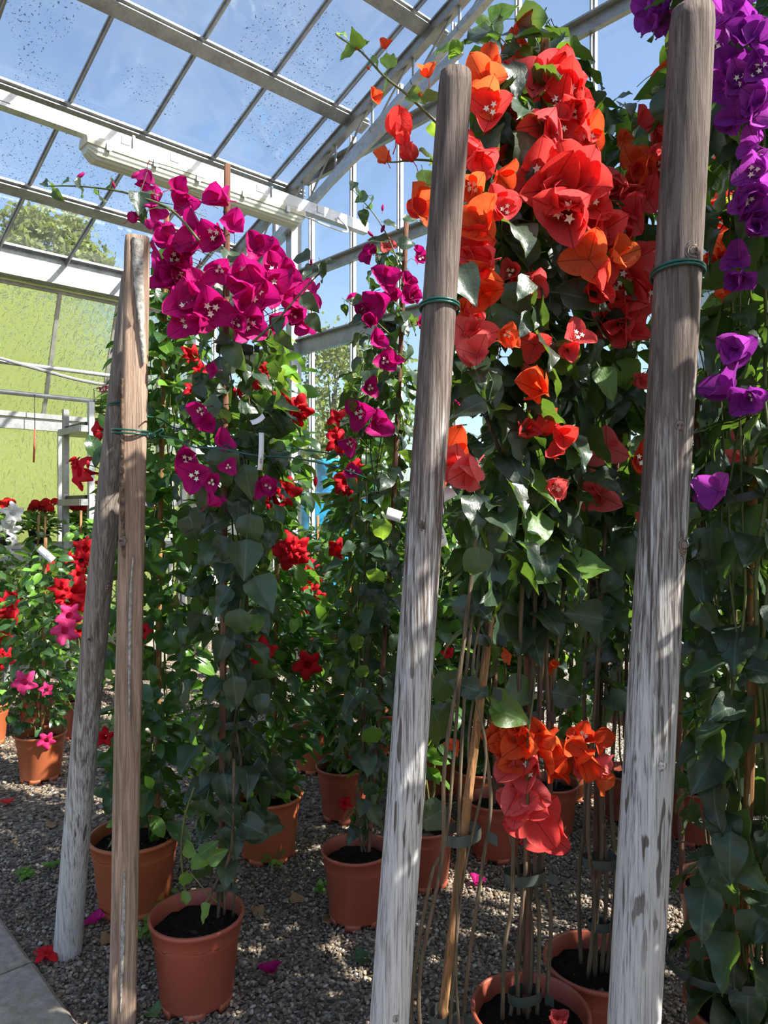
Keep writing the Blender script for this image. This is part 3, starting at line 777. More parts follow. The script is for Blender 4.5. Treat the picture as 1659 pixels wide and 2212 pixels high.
# blue wrapped stack outside the gable
tb = empty('tarpaulin_stack', G(.2, -1.75, -.03), 'stack wrapped in bright blue plastic sheeting outside the gable wall', 'tarpaulin')
for k, (x, y, z, sx, sy, sz) in enumerate(((0, 0, .55, 1.3, .9, 1.12), (.02, .03, 1.46, 1.2, .85, .74), (.1, 0, 2.02, .75, .6, .42))):
    g = MB(); n = 10; V = []; Fs = []
    for i in range(n + 1):
        for j in range(24):
            a = 2 * math.pi * j / 24; q = (abs(math.cos(a)) ** 6 + abs(math.sin(a)) ** 6) ** (-1 / 6)
            t_ = i / n; s_ = 1 - .10 * t_ - (.9 if i == n else 0)
            nz = .04 * mnoise.noise(Vector((math.cos(a) * 2 + k, math.sin(a) * 2, t_ * 4)))
            V.append((x + (q * sx / 2 * s_ + nz) * math.cos(a), y + (q * sy / 2 * s_ + nz) * math.sin(a), z - sz / 2 + sz * min(1, t_ * 1.08)))
    for i in range(n):
        for j in range(24): Fs.append((i * 24 + j, i * 24 + (j + 1) % 24, (i + 1) * 24 + (j + 1) % 24, (i + 1) * 24 + j))
    g.add(V, Fs + [tuple(range(n * 24, n * 24 + 24))]).build('wrap', M['tarp'], tb)

# ================================================================== LAMP AND RAIL
rail = empty('lamp_rail', G(2.72, 0, 3.88), 'long perforated white metal rail carrying the tube light', 'rail')
def rl(u, v, z): return G(u, v, z) - G(2.72, 0, 3.88)
part_box('rail_bar', M['rail'], rail, [beam_g(rl(2.72, 0, 3.88), rl(2.72, VM, 3.88), .012, .085), beam_g(rl(2.69, 0, 3.92), rl(2.69, VM, 3.92), .06, .008), beam_g(rl(2.69, 0, 3.84), rl(2.69, VM, 3.84), .06, .008)])
for v in (.5, 1.05, 1.72, 2.05, 2.75):
    part_box('slot_plate', M['galv'], rail, [beam_g(rl(2.728, v - .03, 3.885), rl(2.728, v + .03, 3.885), .006, .05)])
lamp = empty('tube_light', G(2.74, 1.5, 3.80), 'unlit cream fluorescent tube light with ribbed cover under the white rail', 'lamp')
Ll = G(2.74, 1.5, 3.80)
def prism(name, mat, parent, prof, v0, v1, end=True, inset=.0, smooth=False):
    n = len(prof); V = []; Fs = []
    st_ = [(v0, 1 - inset), (v0 + .05, 1), (v1 - .05, 1), (v1, 1 - inset)] if inset else [(v0, 1), (v1, 1)]
    for (v, s) in st_:
        for (a, b) in prof: V.append(G(2.74 + a * s, v, 3.80 + b * s) - Ll)
    for i in range(len(st_) - 1):
        for j in range(n): Fs.append((i * n + j, i * n + (j + 1) % n, (i + 1) * n + (j + 1) % n, (i + 1) * n + j))
    if end: Fs += [tuple(range(n)), tuple(range((len(st_) - 1) * n, len(st_) * n))]
    return MB().add(V, Fs).build(name, mat, parent, smooth)
prism('housing', M['lamp_body'], lamp, [(-.085, -.055), (-.09, -.03), (-.07, .005), (-.03, .02), (.03, .02), (.07, .005), (.09, -.03), (.085, -.055)], .70, 2.32, inset=.22)
rib = [(-.082, -.052)]
for k in range(17):
    a = math.pi * k / 16; q = 1.0 + (.03 if k % 2 else -.03)
    rib.append((-.078 * math.cos(a) * q, -.058 - .07 * math.sin(a) ** .7 * q))
rib.append((.082, -.052))
cov = prism('cover', M['lamp_cover'], lamp, rib, .71, 2.31, inset=.3)
for v in (.88, 1.25, 1.6, 1.9, 2.2):
    part_box('clip', M['galv'], lamp, [box_g(G(2.74 + .092, v, 3.755) - Ll, .012, .03, .045, frame(D1, (0, 0, 1)))])
for v in (.95, 2.0):
    part_box('bracket', M['galv'], lamp, [beam_g(G(2.73, v, 3.82) - Ll, G(2.72, v, 3.93) - Ll, .03, .015, D1)])
MB().add(*tube_g(smooth_pts([G(2.8, .72, 3.76) - Ll, G(2.85, .55, 3.72) - Ll, G(2.85, .35, 3.72) - Ll, G(2.78, .28, 3.80) - Ll, G(2.74, .34, 3.87) - Ll], 5), .007, 6)).build('cable', M['tag'], lamp)

# ================================================================== POSTS
def post(name, p0, p1, r0, r1, mat, label, seed, bend=(0, 0, 0), knots=(), flat=None, rows=90, n=28, cat='post', ridge=.0):
    p0 = Vector(p0); p1 = Vector(p1)
    e = empty(name, p0, label, cat)
    ax = p1 - p0; V = []; Fs = []; UV = []
    X = Vector((1, 0, 0)); X = (X - ax.normalized() * X.dot(ax.normalized())).normalized(); Y = ax.normalized().cross(X)
    for i in range(rows + 1):
        t = i / rows; c = ax * t + Vector(bend) * math.sin(math.pi * t)
        if i > rows - 2: pass
        r = r0 + (r1 - r0) * t
        for j in range(n):
            a = 2 * math.pi * j / n
            q = 1 + .05 * mnoise.noise(Vector((math.cos(a) * .9 + seed, math.sin(a) * .9, t * 3.0))) + .028 * mnoise.noise(Vector((math.cos(a) * 3 + seed, math.sin(a) * 3, t * 9)))
            q += .012 * mnoise.noise(Vector((math.cos(a) * 9 + seed, math.sin(a) * 9, t * 14)))
            for (kt, ka, kr, kh, *_km) in knots:
                da = (a - ka + math.pi) % (2 * math.pi) - math.pi
                dd = ((t - kt) / kr) ** 2 + (da / (kr * 13)) ** 2
                q += kh * math.exp(-dd) - (kh * 1.9 * math.exp(-dd * 14))
            if i == rows: q *= .93
            rr = r * q
            if flat is not None:
                ca = math.cos((a - flat[0] + math.pi) % (2 * math.pi) - math.pi)
                if ca > 0 and rr * ca > flat[1] * r: rr = flat[1] * r / ca
            V.append(c + X * (math.cos(a) * rr) + Y * (math.sin(a) * rr)); UV.append((j / n, t))
    for i in range(rows):
        for j in range(n): Fs.append((i * n + j, i * n + (j + 1) % n, (i + 1) * n + (j + 1) % n, (i + 1) * n + j))
    Fs.append(tuple(range(rows * n, rows * n + n))); Fs.append(tuple(reversed(range(n))))
    MB().add(V, Fs, UV).build('trunk', mat, e)
    for (kt, ka, kr, kh, *km) in knots:
        r = r0 + (r1 - r0) * kt; o_ = X * math.cos(ka) + Y * math.sin(ka); c = ax * kt + o_ * (r * .93)
        tx = ax.normalized().cross(o_); rad_ = kr * 1.5; Vk = [o_ * (.17 * r)]; Fk = []; nr, na = 6, 20
        for i in range(1, nr + 1):
            q = i / nr
            for j in range(na):
                a = 2 * math.pi * j / na; x_ = rad_ * q * math.cos(a) * .8; y_ = rad_ * q * math.sin(a) * 1.25
                fall = r * (1 - math.cos(min(1.2, abs(x_) / r)))
                Vk.append(tx * x_ + ax.normalized() * y_ + o_ * (.17 * r * (1 - q ** 2) * (1 + .3 * math.sin(q * 9)) - fall - (.004 if i == nr else 0)))
        for j in range(na): Fk.append((0, 1 + j, 1 + (j + 1) % na))
        for i in range(nr - 1):
            for j in range(na): Fk.append((1 + i * na + j, 1 + i * na + (j + 1) % na, 1 + (i + 1) * na + (j + 1) % na, 1 + (i + 1) * na + j))
        MB().add(Vk, Fk).build('knot', M[km[0] if km else 'knot'], e, True, c)
    return e, p0, ax, X, Y
def on_line(xa, ya, xb, yb, y): return xa + (xb - xa) * (y - ya) / (yb - ya)
def gz(y_px): return HC * F / (y_px - CY)
FRONT = -math.pi / 2
# middle limed post and the tall limed post: base below the frame
dm = 1.48; yb_ = CY + HC * F / dm
mb_, mt_ = P(on_line(985, 160, 838, 2212, yb_), yb_, dm), P(985, 158, dm)
mb_.z = -.05
post('wooden_post', mb_, mt_, .0415, .0335, M['post_lime'], 'round weathered post, white limed below, between the magenta and red bougainvilleas', 3.1, (.0, 0, 0),
     knots=((.632, FRONT - .1, .009, .10), (.242, FRONT + .25, .006, .05, 'knot_lime')))
dr = 1.40; yb2 = CY + HC * F / dr
rb_, rt_ = P(on_line(1497, 22, 1366, 2212, yb2), yb2, dr), P(1497, 24, dr)
rb_.z = -.05
post('wooden_post', rb_, rt_, .0515, .041, M['post_lime'], 'thickest post, knotty and white limed below, beside the purple bougainvillea', 8.4,
     knots=((.688, FRONT + .12, .012, .12), (.602, FRONT + .70, .015, .16), (.442, FRONT + .12, .012, .09, 'knot_lime'), (.815, FRONT + .30, .016, .10)))
# pair of posts wired together
wb = Vector(P(142, 2062, gz(2062))); wb.z = -.05
wt = P(288, 590, 2.345)
post('wooden_post', wb, wt, .047, .036, M['post_lime2'], 'slanting stake with white limed foot leaning against the brown split post', 5.2, (-.012, 0, 0),
     knots=((.575, FRONT + .75, .013, .22), (.50, FRONT - .3, .010, .10)))
bb = P(263, 2216, gz(2216)); bb.z = -.05
bt = P(297, 512, 2.235)
pe, q0, qa, qX, qY = post('wooden_post', bb, bt, .0405, .037, M['post_brown'], 'brown split post with flat face and bark strips, wired to the slanting stake', 1.7,
     flat=(FRONT + .35, .62), knots=((.62, FRONT - .55, .012, .18),))
def bark_strip(name, mat, pts, seed):
    """pts: (t along post, angle, half width m, radius factor)"""
    V = []; Fs = []; UV = []; nc = 7
    pts2 = []
    for i in range(len(pts) - 1):
        for s in range(8):
            k = s / 8; pts2.append(tuple(pts[i][c] * (1 - k) + pts[i + 1][c] * k for c in range(4)))
    pts2.append(pts[-1])
    for i, (t, a, hw, rf) in enumerate(pts2):
        for c in range(nc):
            k = (c / (nc - 1)) * 2 - 1
            wv = hw * (1 + .35 * mnoise.noise(Vector((i * .9, seed, 1 if k > 0 else 4))))
            aa = a + k * wv / .04
            hgt = .0065 * (1 - k ** 4) + .003 * mnoise.noise(Vector((i * .8, c * 1.3, seed)))
            r = (.0405 + (.037 - .0405) * t) * rf + hgt
            V.append(qa * t + qX * (math.cos(aa) * r) + qY * (math.sin(aa) * r)); UV.append((c / nc, i))
    for i in range(len(pts2) - 1):
        for c in range(nc - 1): Fs.append((i * nc + c, i * nc + c + 1, (i + 1) * nc + c + 1, (i + 1) * nc + c))
    return MB().add(V, Fs, UV).build(name, mat, pe)
bark_strip('bark', M['bark'], [(.40, FRONT + .45, .002, .70), (.47, FRONT + .35, .007, .66), (.55, FRONT + .35, .008, .65), (.60, FRONT + .5, .003, .70)], 2)
bark_strip('bark', M['bark'], [(.84, FRONT + 1.05, .004, .96), (.90, FRONT + .8, .014, .86), (.96, FRONT + .5, .026, .74), (.995, FRONT + .4, .032, .70)], 5)
bark_strip('bark', M['bark_dark'], [(.60, FRONT - .35, .006, .80), (.66, FRONT - .55, .010, .90), (.72, FRONT - .65, .010, .95), (.82, FRONT - .8, .005, .98)], 7)
bark_strip('bark', M['bark'], [(.045, FRONT + .15, .002, .64), (.10, FRONT + .2, .010, .63), (.17, FRONT + .25, .009, .64), (.215, FRONT + .3, .003, .66)], 9)

# ---- green wire
def ring(name, c, r, label, turns=2, tilt=(0, 0, 0), rad=.0028, squash=1.0, pitch=.006):
    e = MB(); pts = []
    Rt = Matrix.Rotation(tilt[0], 3, 'X') @ Matrix.Rotation(tilt[1], 3, 'Y')
    for i in range(turns * 28 + 1):
        a = i * 2 * math.pi / 28; pts.append(Rt @ Vector((r * math.cos(a), r * squash * math.sin(a), pitch * i / 28 - pitch * turns / 2)))
    o = e.add(*tube_g(pts, rad, 6)).build(name, M['wire'], None, True, c); tag(o, label, 'wire'); return o
c_ = mb_ + (mt_ - mb_) * ((P(942, 665, dm).z - mb_.z) / (mt_.z - mb_.z)); ring('wire_loop', c_, .0395, 'double loop of dark green wire round the middle limed post', tilt=(-.12, .05))
c_ = rb_ + (rt_ - rb_) * ((P(1480, 592, dr).z - rb_.z) / (rt_.z - rb_.z)); ring('wire_loop', c_, .0485, 'double loop of dark green wire round the thickest knotty post', tilt=(-.14, .03))
c_ = bb + (bt - bb) * ((P(300, 932, 2.2).z - bb.z) / (bt.z - bb.z)); ring('wire_loop', c_ + Vector((-.012, .02, 0)), .058, 'green wire loop binding the brown split post to the slanting stake', tilt=(.05, .1), squash=1.05, pitch=.010)
c_ = wb + (wt - wb) * ((P(250, 876, 2.38).z - wb.z) / (wt.z - wb.z)); ring('wire_loop', c_, .041, 'small dark wire loop high on the slanting stake', tilt=(0, -.1))
wz = P(318, 938, 2.17)
wp = [wz, P(322, 940, 2.15), P(336, 934, 2.14), P(350, 926, 2.14), P(352, 932, 2.14), P(345, 940, 2.14), P(380, 948, 2.12), P(420, 966, 2.08), P(470, 968, 2.06), P(560, 985, 2.06), P(640, 990, 2.2), P(730, 1010, 2.45), P(790, 1032, 2.58)]
w1 = MB().add(*tube_g(smooth_pts(wp, 4), .0025, 6))
wire = w1.build('tie_wire', M['wire']); tag(wire, 'green wire running from the brown post through the magenta bougainvillea', 'wire')
hp = []
for i in range(40):
    k = i / 39; a = i * 1.35; p = P(322 + 12 * k, 939 + 2 * k, 2.15); hp.append(p + Vector((0, math.cos(a) * .006, math.sin(a) * .006)))
w2 = MB().add(*tube_g(hp, .002, 5)).build('twist', M['wire'], wire)
wp2 = [P(318, 900, 2.2), P(345, 905, 2.3), P(380, 925, 2.4), P(430, 930, 2.5), P(600, 962, 2.75), P(680, 975, 2.9), P(760, 985, 2.9)]
w3 = MB().add(*tube_g(smooth_pts(wp2, 4), .0025, 6)).build('tie_wire', M['wire']); tag(w3, 'second green wire behind the magenta bougainvillea, higher than the twisted one', 'wire')
# ================================================================== POTTED PLANTS
pot_cache = {}
def pot_mesh(D, H, mat, collar=.24):
    key = (round(D, 3), round(H, 3), mat.name)
    if key in pot_cache: return pot_cache[key]
    R = D / 2; rb = R * .76; zc = H * (1 - collar)
    rw = lambda z: rb + (R * .93 - rb) * (z - .02) / (H - .02)
    prof = [(0, .022), (rb * .96, .02), (rb, .028), (rw(zc) - .001, zc - .006), (rw(zc) + .003, zc), (rw(zc) + .0045, zc + .006), (rw(H * .93) + .004, H * .945), (R * .985, H * .952), (R, H * .965), (R, H * .99), (R * .985, H),
            (R * .945, H), (R * .93, H * .985), (R * .90, H * .8), (R * .86, H * .72)]
    mb = MB().add(*lathe_g(prof, 44))
    for k in range(6):                                            # feet
        a0 = k * math.pi / 3 + .15; V = []; Fs = []
        for j in range(6):
            a = a0 + j * .12
            for (r, z) in ((rb * .82, 0), (rb * .99, 0), (rb * 1.0, .03), (rb * .82, .03)): V.append((r * math.cos(a), r * math.sin(a), z))
        for j in range(5):
            for c in range(4): Fs.append((j * 4 + c, j * 4 + (c + 1) % 4, j * 4 + 4 + (c + 1) % 4, j * 4 + 4 + c))
        Fs += [(3, 2, 1, 0), (20, 21, 22, 23)]
        mb.add(V, Fs)
    pot_cache[key] = mb.mesh('pot', mat); return pot_cache[key]
soil_cache = {}
def soil_mesh(D, H):
    key = (round(D, 3), round(H, 3))
    if key in soil_cache: return soil_cache[key]
    V = [(0, 0, H * .86)]; Fs = []; n = 36; rings = 12
    for i in range(1, rings + 1):
        r = D / 2 * .925 * i / rings
        for j in range(n):
            a = 2 * math.pi * j / n; x, y = r * math.cos(a), r * math.sin(a)
            V.append((x, y, H * .86 + .011 * mnoise.noise(Vector((x * 28, y * 28, 0))) + .010 * mnoise.noise(Vector((x * 70, y * 70, 3))) - .012 * (i / rings) ** 3))
    for j in range(n): Fs.append((0, 1 + j, 1 + (j + 1) % n))
    for i in range(rings - 1):
        for j in range(n): Fs.append((1 + i * n + j, 1 + i * n + (j + 1) % n, 1 + (i + 1) * n + (j + 1) % n, 1 + (i + 1) * n + j))
    soil_cache[key] = MB().add(V, Fs).mesh('soil', M['soil'], False); return soil_cache[key]

CAMP = Vector((0, 0, HC))
class Plant:
    def __init__(s, kind, name, base, D, H, potmat, label, axis, prof, cat='plant', group=None, seed=0):
        s.kind = kind; s.base = Vector((base[0], base[1], 0)); s.r = random.Random(seed); s.D, s.H = D, H
        s.e = empty(name, s.base, label, cat, group)
        ob('pot', pot_mesh(D, H, M[potmat]), s.e, None, Matrix.Rotation(seed * 1.3, 4, 'Z')); ob('soil', soil_mesh(D, H), s.e)
        s.axis = axis; s.prof = prof; s.seed = seed
    def ax(s, z):
        zs = [a[0] for a in s.axis]
        return Vector((float(np.interp(z, zs, [a[1] for a in s.axis])), float(np.interp(z, zs, [a[2] for a in s.axis])), z))
    def R(s, z): return float(np.interp(z, [p[0] for p in s.prof], [p[1] for p in s.prof]))
    def put(s, name, mesh, M4, parent=None):
        # M4 in world; parent empty has only a translation
        return ob(name, mesh, s.e, None, Matrix.Translation(-s.base) @ M4)
    def tube(s, name, pts, rad, mat, n=7):
        pts = [Vector(p) - s.base for p in pts]
        return MB().add(*tube_g(pts, rad, n)).build(name, mat, s.e)
    def cane(s, pts, r=.008, mat='cane'):
        # bamboo with nodes
        pts = [Vector(p) for p in pts]; P_ = []; R_ = []
        for i in range(len(pts) - 1):
            n = max(2, int((pts[i + 1] - pts[i]).length / .14))
            for k in range(n):
                a = pts[i].lerp(pts[i + 1], k / n)
                d = (pts[i + 1] - pts[i]).normalized()
                P_ += [a, a + d * .006, a + d * .012]; R_ += [r, r * 1.16, r]
        P_.append(pts[-1]); R_.append(r)
        return s.tube('cane', P_, R_, M[mat], 10)
    def stems(s, n, z0, z1, rad=.004, spread0=.06, spread1=.07, mat='stem', wob=.02):
        for k in range(n):
            a = s.r.uniform(0, 6.28); pts = []
            m = 12; zt = z1 * s.r.uniform(.8, 1.0); sp = s.r.uniform(.5, 1)
            for i in range(m + 1):
                z = z0 + (zt - z0) * i / m; c = s.ax(z); t = i / m
                rr = (spread0 * (1 - t) + spread1 * t) * sp
                aa = a + .5 * math.sin(t * 4 + k)
                pts.append(c + Vector((rr * math.cos(aa) + s.r.uniform(-wob, wob), rr * math.sin(aa) + s.r.uniform(-wob, wob), 0)))
            R0 = rad * s.r.uniform(.7, 1.3)
            s.tube('stem', smooth_pts(pts, 2), [R0 * (1 - .5 * i / (m * 2)) for i in range(m * 2 + 1)], M[mat], 6)
    def band(s, z, r, h=.024, tilt=0.0, mat='tie'):
        c = s.ax(z) - s.base; n = 28; V = []; Fs = []
        for j in range(n):
            a = 2 * math.pi * j / n; q = r * .85 * (1 + .2 * math.sin(2 * a + s.seed))
            for (rr, zz) in ((q, -h / 2), (q + .0012, 0), (q, h / 2)): V.append(c + Vector((rr * math.cos(a), rr * .85 * math.sin(a), zz + tilt * math.cos(a) * r)))
        for j in range(n):
            for k in range(2): a = j * 3 + k; b = ((j + 1) % n) * 3 + k; Fs.append((a, b, b + 1, a + 1))
        # loose end
        e0 = c + Vector((r * 1.1, -.01, 0))
        V2 = [e0 + Vector((0, 0, -h / 2)), e0 + Vector((0, 0, h / 2)), e0 + Vector((.02, -.012, h / 2 - .006)), e0 + Vector((.02, -.012, -h / 2 - .006))]
        return MB().add(V, Fs).add(V2, [(0, 1, 2, 3)]).build('tie_band', M[mat], s.e)
    def leaf_m(s, p, o, size, up=None):
        r = s.r
        if s.kind == 'boug':
            y = o * r.uniform(.25, .9) + Vector((r.gauss(0, .35), r.gauss(0, .35), r.uniform(-1.1, .05)))
            z = o * r.uniform(.3, 1) + Vector((r.gauss(0, .3), r.gauss(0, .3), r.uniform(.2, 1)))
        else:
            y = o * r.uniform(.5, 1) + Vector((r.gauss(0, .45), r.gauss(0, .45), r.uniform(-.75, .55)))
            z = o * r.uniform(.1, .7) + Vector((r.gauss(0, .3), r.gauss(0, .3), r.uniform(.35, 1)))
        return mat4(p, y, z, size)
    def foliage(s, n, size, nobj=260, young=.08, inner=.35, wz=None, topyoung=.2):
        r = s.r; zs = np.linspace(s.prof[0][0], s.prof[-1][0], 60)
        wgt = np.array([s.R(z) if wz is None else float(np.interp(z, [a for a, b in wz], [b for a, b in wz])) for z in zs]); wgt /= wgt.sum()
        rg = np.random.default_rng(s.seed + 5)
        items = []
        for i in range(n):
            z = float(rg.choice(zs, p=wgt)) + r.uniform(-.03, .03); a = r.uniform(0, 6.28)
            R_ = s.R(z); q = R_ * (r.uniform(.62, 1.0) if r.random() > inner else r.uniform(.2, .65))
            o = Vector((math.cos(a), math.sin(a), 0)); p = s.ax(z) + o * q
            sz = size * r.uniform(.6, 1.2)
            tc = (CAMP - p); facing = o.dot(Vector((tc.x, tc.y, 0)).normalized()) * q / max(R_, .01)
            items.append((facing, s.leaf_m(p - o * sz * .35, o, sz), z))
        items.sort(key=lambda t: -t[0])
        zmax = s.prof[-1][0]
        for k, (f_, m, z) in enumerate(items[:nobj]):
            yg = r.random() < (young + (topyoung if z > zmax - .25 else 0))
            nm = s.kind + '_leaf' + ('_young' if yg else '')
            s.put('leaf', r.choice(LEAF[nm]), m)
        rest = items[nobj:]
        if rest:
            A = np.array([np.array(Matrix.Translation(-s.base) @ m) for _, m, _ in rest]); h = len(A) // 2
            f_ = merged('foliage', [(COARSE[s.kind][0], A[:h]), (COARSE[s.kind][1], A[h:])], M[s.kind + '_leaf'], s.e); f_['kind'] = 'stuff'
    def surf(s, px, py, lift=.92):
        d = s.ax(1.5).y
        for _ in range(4):
            p = P(px, py, d); c = s.ax(p.z); R_ = s.R(p.z); dx = p.x - c.x
            d = c.y - math.sqrt(max(0, R_ * R_ - dx * dx)) * lift
        return P(px, py, d + s.r.uniform(-.012, .012)), c
    def bracts(s, lst, colour, blossom=.4, lift=1.05, sprig=True, dense=True):
        """lst: (px, py, width px[, colour])"""
        r = s.r
        extra = [(it[0] + r.uniform(-.4, .4) * it[2], it[1] + r.uniform(-.4, .4) * it[2], it[2] * r.uniform(.75, .95)) + tuple(it[3:]) for it in lst if it[2] > 58 and r.random() < .55 and not str(it[-1]).endswith('*')] if dense else []
        for it in list(lst) + extra:
            px, py, wpx = it[:3]; colr = it[3] if len(it) > 3 else colour
            p, c = s.surf(px, py, lift * r.uniform(.97, 1.12))
            o = (p - c); o.z = 0
            o = o.normalized() if o.length > .01 else Vector((0, -1, 0))
            tc = (CAMP - p).normalized()
            d = tc * r.uniform(.3, 1.0) + o * .35 + Vector((r.gauss(0, .5), r.gauss(0, .4), r.uniform(-.5, .5)))
            size = wpx / F * p.y / 1.27 * r.uniform(.92, 1.08)
            y = Vector((r.gauss(0, 1), r.gauss(0, 1), r.gauss(0, 1)))
            zz = d.normalized(); yy = y - zz * y.dot(zz)
            m = mat4(p, yy, zz, size)
            k = 6 if colr[-1] == '*' else r.choice((0, 0, 1, 2, 3, 5, 5, 4)); colr = colr.rstrip('*')
            fo = s.put('flower', FLW[colr][k], m)
            if r.random() < blossom: ob('blossom', BLOSSOM, fo)
            if sprig:
                b = s.ax(p.z - .05); b = b.lerp(p, .35); s.tube('twig', smooth_pts([b, b.lerp(p, .6) + Vector((0, 0, .02)), p - zz * size * .4], 2), .0014, M['green_stem'], 4)
    def trumpets(s, lst, colour='mred', lift=1.05):
        r = s.r
        for it in lst:
            px, py, wpx = it[:3]; colr = it[3] if len(it) > 3 else colour
            p, c = s.surf(px, py, lift); o = p - c; o.z = 0; o = o.normalized() if o.length > .01 else Vector((0, -1, 0))
            tc = (CAMP - p).normalized()
            d = tc * r.uniform(.5, 1) + o * .5 + Vector((r.gauss(0, .35), r.gauss(0, .2), r.uniform(-.4, .35)))
            m = mat4(p, Vector((r.gauss(0, 1), r.gauss(0, 1), r.gauss(0, 1))), Vector((0, 0, 1)), 1)
            zz = d.normalized(); yy = Vector((r.gauss(0, 1), r.gauss(0, 1), r.gauss(0, 1))); yy -= zz * yy.dot(zz)
            size = wpx / F * p.y / 1.75
            s.put('flower', MFL[colr][r.choice((0, 1, 2, 0))], mat4(p, yy, zz, size))
    def shoot(s, pts, leaves=(), buds=(), rad=.0035, size=.06, mat='green_stem', young=True, budcol='red'):
        """arching shoot through pixel points (px, py, distance)"""
        w_ = [P(*p) for p in pts]; s.tube('shoot', smooth_pts(w_, 5), [rad * (1 - .6 * i / (len(w_) * 5 - 5)) for i in range((len(w_) - 1) * 5 + 1)], M[mat], 6)
        r = s.r; nm = s.kind + ('_leaf_young' if young else '_leaf')
        for (px, py, wpx) in leaves:
            d = min(pts, key=lambda q: (q[0] - px) ** 2 + (q[1] - py) ** 2)
            c = P(d[0], d[1], d[2]); p = P(px, py, d[2] + r.uniform(-.02, .02)); sz = wpx / F * d[2] * 1.15
            y = (p - c); y = y + Vector((r.gauss(0, .01), r.gauss(0, .02), -.01)); y = y if y.length > .004 else Vector((r.gauss(0, 1), 0, -1))
            yn = y.normalized()
            s.put('leaf', r.choice(LEAF[nm]), mat4(p - yn * sz * .5, yn, Vector((r.gauss(0, .4), -.8, r.uniform(.0, .7))), sz))
        for it in buds:
            px, py, wpx = it[:3]; colr = it[3] if len(it) > 3 else budcol
            d = min(pts, key=lambda q: (q[0] - px) ** 2 + (q[1] - py) ** 2); p = P(px, py, d[2]); sz = wpx / F * d[2]
            if wpx >= 24: s.put('flower', FLW[colr][r.choice((1, 3, 5))], mat4(p, Vector((r.gauss(0, 1), 1, 0)), Vector((r.gauss(0, .6), -.6, r.uniform(-.2, .9))), sz / 1.15))
            else: s.put('bud', BUD[colr], mat4(p, Vector((r.gauss(0, 1), 1, 0)), Vector((r.gauss(0, .5), -.2, r.uniform(-1, 1))), sz))
    def leaves_at(s, lst, size_px_scale=1.15, young=True, lift=1.08):
        r = s.r
        for it in lst:
            px, py, wpx, ang = it[:4]; yg = it[4] if len(it) > 4 else young
            p, c = s.surf(px, py, lift); sz = wpx / F * p.y * size_px_scale
            y = Vector((math.cos(math.radians(ang)), r.uniform(-.25, .1), -math.sin(math.radians(ang))))   # ang: 0 = +x, 90 = down in the picture plane
            z = Vector((r.gauss(0, .25), -.9, r.uniform(.2, .6)))
            s.put('leaf', r.choice(LEAF[s.kind + ('_leaf_young' if yg else '_leaf')]), mat4(p - y.normalized() * sz * .5, y, z, sz))

# ---- A: magenta bougainvillea in the front pot
A = Plant('boug', 'potted_bougainvillea', (-.594, 2.322), .300, .28, 'terra', 'magenta bougainvillea on one cane in a terracotta pot beside the brown split post',
          [(.25, -.52, 2.32), (.8, -.50, 2.38), (1.2, -.495, 2.42), (2.8, -.495, 2.43)], [(.42, .07), (.6, .14), (.9, .17), (1.3, .19), (1.75, .20), (2.05, .19), (2.25, .16), (2.4, .11)], seed=1)
A.cane([P(478, 1945, 2.36), P(484, 1200, 2.36), P(491, 356, 2.34)], .0105, 'cane_dark')
A.stems(5, .26, 2.15, .0045, .03, .07)
A.tube('stem', smooth_pts([P(400, 1930, 2.3), P(392, 1850, 2.28), P(398, 1770, 2.25), P(420, 1700, 2.2)], 4), .0035, M['green_stem'])
A.tube('stem', smooth_pts([P(440, 1960, 2.3), P(470, 1900, 2.3), P(500, 1830, 2.25), P(505, 1640, 2.2)], 4), .0045, M['stem'])
for z, r_ in ((.36, .03), (.86, .05), (1.74, .07), (2.09, .06)): A.band(z, r_)
A.foliage(360, .108, 290, .05, wz=[(.42, .4), (.7, .8), (1.2, 1.0), (1.8, 1.2), (2.1, .7), (2.32, .15)], topyoung=0)
A.bracts([(350, 415, 60), (382, 412, 46), (405, 432, 52), (328, 446, 46), (318, 365, 54), (490, 430, 70), (505, 488, 60), (472, 505, 68), (440, 512, 82), (372, 532, 70), (400, 545, 64), (362, 500, 46),
          (422, 580, 70), (390, 595, 72), (432, 618, 60), (365, 615, 64), (405, 662, 84), (452, 662, 84), (402, 702, 66), (446, 692, 60), (538, 592, 86), (556, 540, 60), (580, 545, 54), (592, 592, 70),
          (602, 632, 72), (562, 645, 92), (522, 660, 84), (528, 694, 76), (582, 682, 62), (660, 642, 52), (640, 672, 62), (660, 694, 50), (628, 690, 50), (476, 578, 54), (350, 560, 56), (610, 600, 60), (545, 625, 80), (505, 700, 60),
          (575, 615, 76), (415, 535, 60), (380, 560, 60), (430, 640, 60), (385, 640, 60)], 'magenta', .45, dense=False)
A.bracts([(445, 882, 54), (452, 916, 50), (476, 958, 48), (402, 985, 60), (426, 1027, 60), (462, 1040, 44), (492, 1006, 34), (450, 1092, 52), (562, 1042, 52), (580, 1052, 44), (470, 800, 36)], 'magenta', .25)
A.shoot([(430, 520, 2.12), (372, 455, 2.12), (300, 425, 2.14), (240, 410, 2.16), (165, 402, 2.18), (95, 402, 2.2)],
        [(98, 398, 22), (115, 395, 26), (122, 422, 28), (140, 395, 24), (180, 405, 40), (212, 428, 36), (235, 393, 34), (300, 440, 50), (320, 412, 40), (310, 470, 36), (345, 445, 46)],
        [(167, 384, 20), (276, 476, 30), (325, 496, 26), (243, 393, 14), (300, 372, 22), (360, 478, 34), (330, 445, 20)], .0045, .06, young=False, budcol='magenta')
A.shoot([(300, 425, 2.14), (310, 395, 2.14), (318, 372, 2.14)], [], [], .002)
